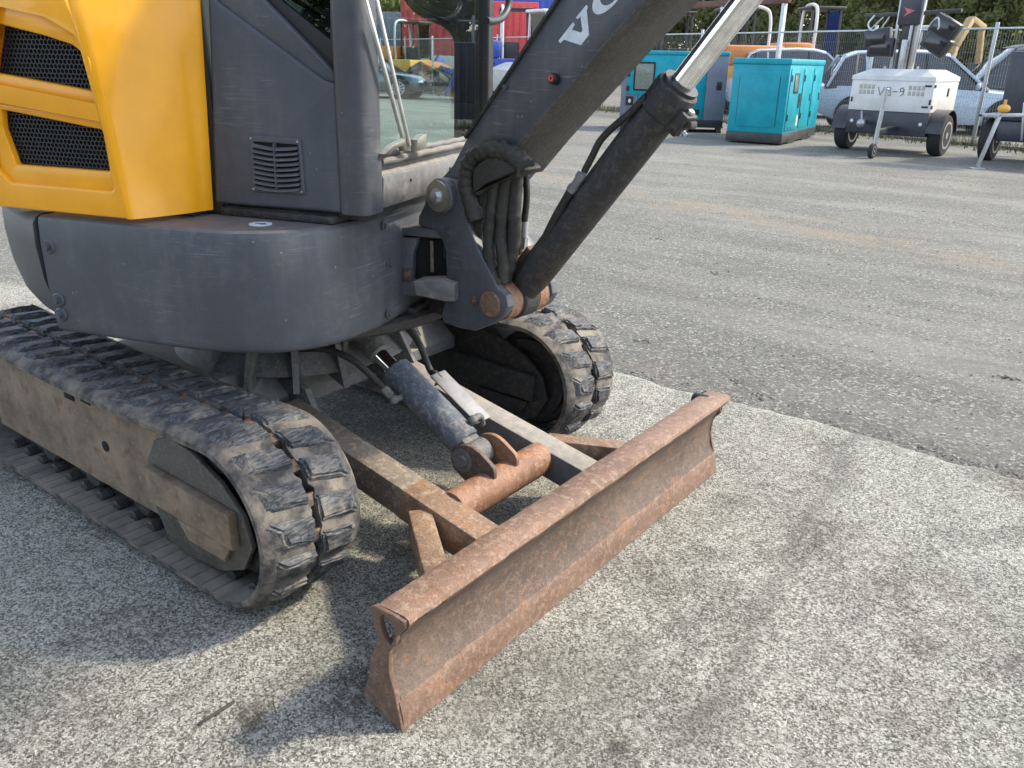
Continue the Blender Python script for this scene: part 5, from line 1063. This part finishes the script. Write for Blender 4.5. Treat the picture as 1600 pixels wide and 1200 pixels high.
def crown(seed, Hh, R):
    r = np.random.RandomState(seed); nC = 74; cl = []
    for k in range(nC):
        z = .6+(Hh-1.0)*r.rand()**.9; f = math.sin(PI*min(1, max(.12, (z/Hh)*.86+.10)))**.6; a = r.rand()*2*PI; rad = R*f*math.sqrt(r.rand()); cl.append((rad*math.cos(a), rad*math.sin(a), z, R*(.22+.20*r.rand())))
    V = []; Fc = []
    for cx, cy, cz, cr in cl:
        n = 190; d = r.normal(size=(n, 3)); d /= np.linalg.norm(d, axis=1)[:, None]; p = np.array([cx, cy, cz])+d*cr*(.55+.5*r.rand(n, 1))*np.array([1, 1, .8])
        for q in p:
            t = r.normal(size=3); t /= np.linalg.norm(t); u_ = np.cross(t, r.normal(size=3)); u_ /= np.linalg.norm(u_)+1e-6; s = .10+.11*r.rand(); i = len(V); V += [q-t*s, q+u_*s*.45, q+t*s, q-u_*s*.45]; Fc.append((i, i+1, i+2, i+3))
    me = bpy.data.meshes.new('crown'); me.from_pydata([tuple(v) for v in V], [], Fc); me.materials.append(LEAF); return me
def trunkmesh(seed, Hh):
    r = random.Random(seed); g_ = G(); g_.tube(smooth_path([(0, 0, -.05), (r.uniform(-.1, .1), 0, Hh*.3), (r.uniform(-.2, .2), r.uniform(-.2, .2), Hh*.6), (0, 0, Hh*.85)]), [.16-.13*i/18 for i in range(19)], 9)
    for k in range(6):
        a = r.uniform(0, 6.28); z = Hh*r.uniform(.25, .6); L2 = Hh*.22; g_.tube([(0, 0, z), (math.cos(a)*L2*.5, math.sin(a)*L2*.5, z+L2*.4), (math.cos(a)*L2, math.sin(a)*L2, z+L2*.9)], [.06, .04, .015], 6)
    me = g_.mesh('trunk'); me.materials.append(BARK); return me
CR = [(crown(s, h_, r_), trunkmesh(s, h_)) for s, h_, r_ in ((1, 6.5, 2.3), (2, 8.0, 2.6), (3, 5.2, 2.0))]
tl = ['tall leafy tree', 'broad dense tree', 'low rounded tree']
spots = []
import itertools
ts = [(*at(575, 52), 1, 1.2, 'seen through the cab, leftmost'), (*at(640, 55), 0, 1.25, 'seen through the cab, behind the red container'), (*at(705, 56), 1, 1.2, 'behind the cab front frame'), (*at(765, 54), 0, 1.2, 'right of the cab front frame'), (-33, 52, 1, 1.2, 'above the boom lettering'), (-29, 54, 0, 1.2, 'left of the blue container'), (-24.5, 53, 1, 1.15, 'right of the blue container'), (-20.5, 52, 0, 1.2, 'behind the boom'), (-17, 50, 1, 1.05, 'behind the chrome cylinder rod'), (-13.6, 49, 0, 1.1, 'behind the gate frame'), (-10.6, 47, 1, 1.0, 'above the orange dumper'), (-7.8, 46, 0, 1.05, 'left of the light tower'), (-5.2, 45, 1, .92, 'directly behind the light tower mast'), (-2.6, 46, 2, .72, 'behind the tan digger arm'), (.2, 47, 2, .80, 'right of the tan digger'), (3.2, 46, 0, .95, 'at the right edge'), (*at(800, 58), 1, 1.3, 'behind the blue plant machine'), (-12, 56, 1, 1.2, 'in the second row beyond the gate'), (-7, 54, 0, 1.2, 'in the second row beyond the dumper'), (6.5, 50, 1, 1., 'beyond the right edge of the yard')]
for i, (x, y, k, s, wh) in enumerate(ts):
    o = empty('tree', (x, y, GZ), i*1.9, f'{tl[k]} {wh}', 'tree', 'trees beyond the yard'); o.scale = (s, s, s*(1+.06*math.sin(i*2.3)))
    for nm, me in (('crown', CR[k][0]), ('trunk', CR[k][1])): link(nm, me, None, o)
for i, (x, y, k) in enumerate(((2.5, -16, 1), (6.5, -15, 0), (10.5, -13, 2), (-2.0, -17, 0), (-6, -18, 1), (13.5, -9, 0))):  # unseen trees added behind the camera to break up the hood's reflections
    o = empty('tree', (x, y, GZ), i*1.3, 'unseen tree added behind the camera to be mirrored in the yellow hood', 'tree', 'added trees for hood reflections')
    for nm, me in (('crown', CR[k][0]), ('trunk', CR[k][1])): link(nm, me, None, o)
# weeds at the foot of the fence
WEED = Mat('dry_grass'); WEED.set(WEED.ramp(WEED.noise(3, 3), [(.35, (.06, .075, .025)), (.65, (.20, .17, .085))]), .8); WEED = WEED.m
g_ = G(); rs = random.Random(4)
for i in range(5200):
    p = fpt(rs.uniform(-22, 4))+Vector((rs.gauss(0, .3), rs.gauss(0, .35), GZ)); hgt_ = rs.uniform(.05, .22); a = rs.uniform(0, 6.28); d = Vector((math.cos(a), math.sin(a), 0))*.012; l = Vector((rs.gauss(0, .05), rs.gauss(0, .05), hgt_)); g_.add([p-d, p+d, p+l], [(0, 1, 2)])
tag(g_.obj('weeds', WEED), 'dry grass and weeds along the foot of the fence', 'grass', kind='stuff')
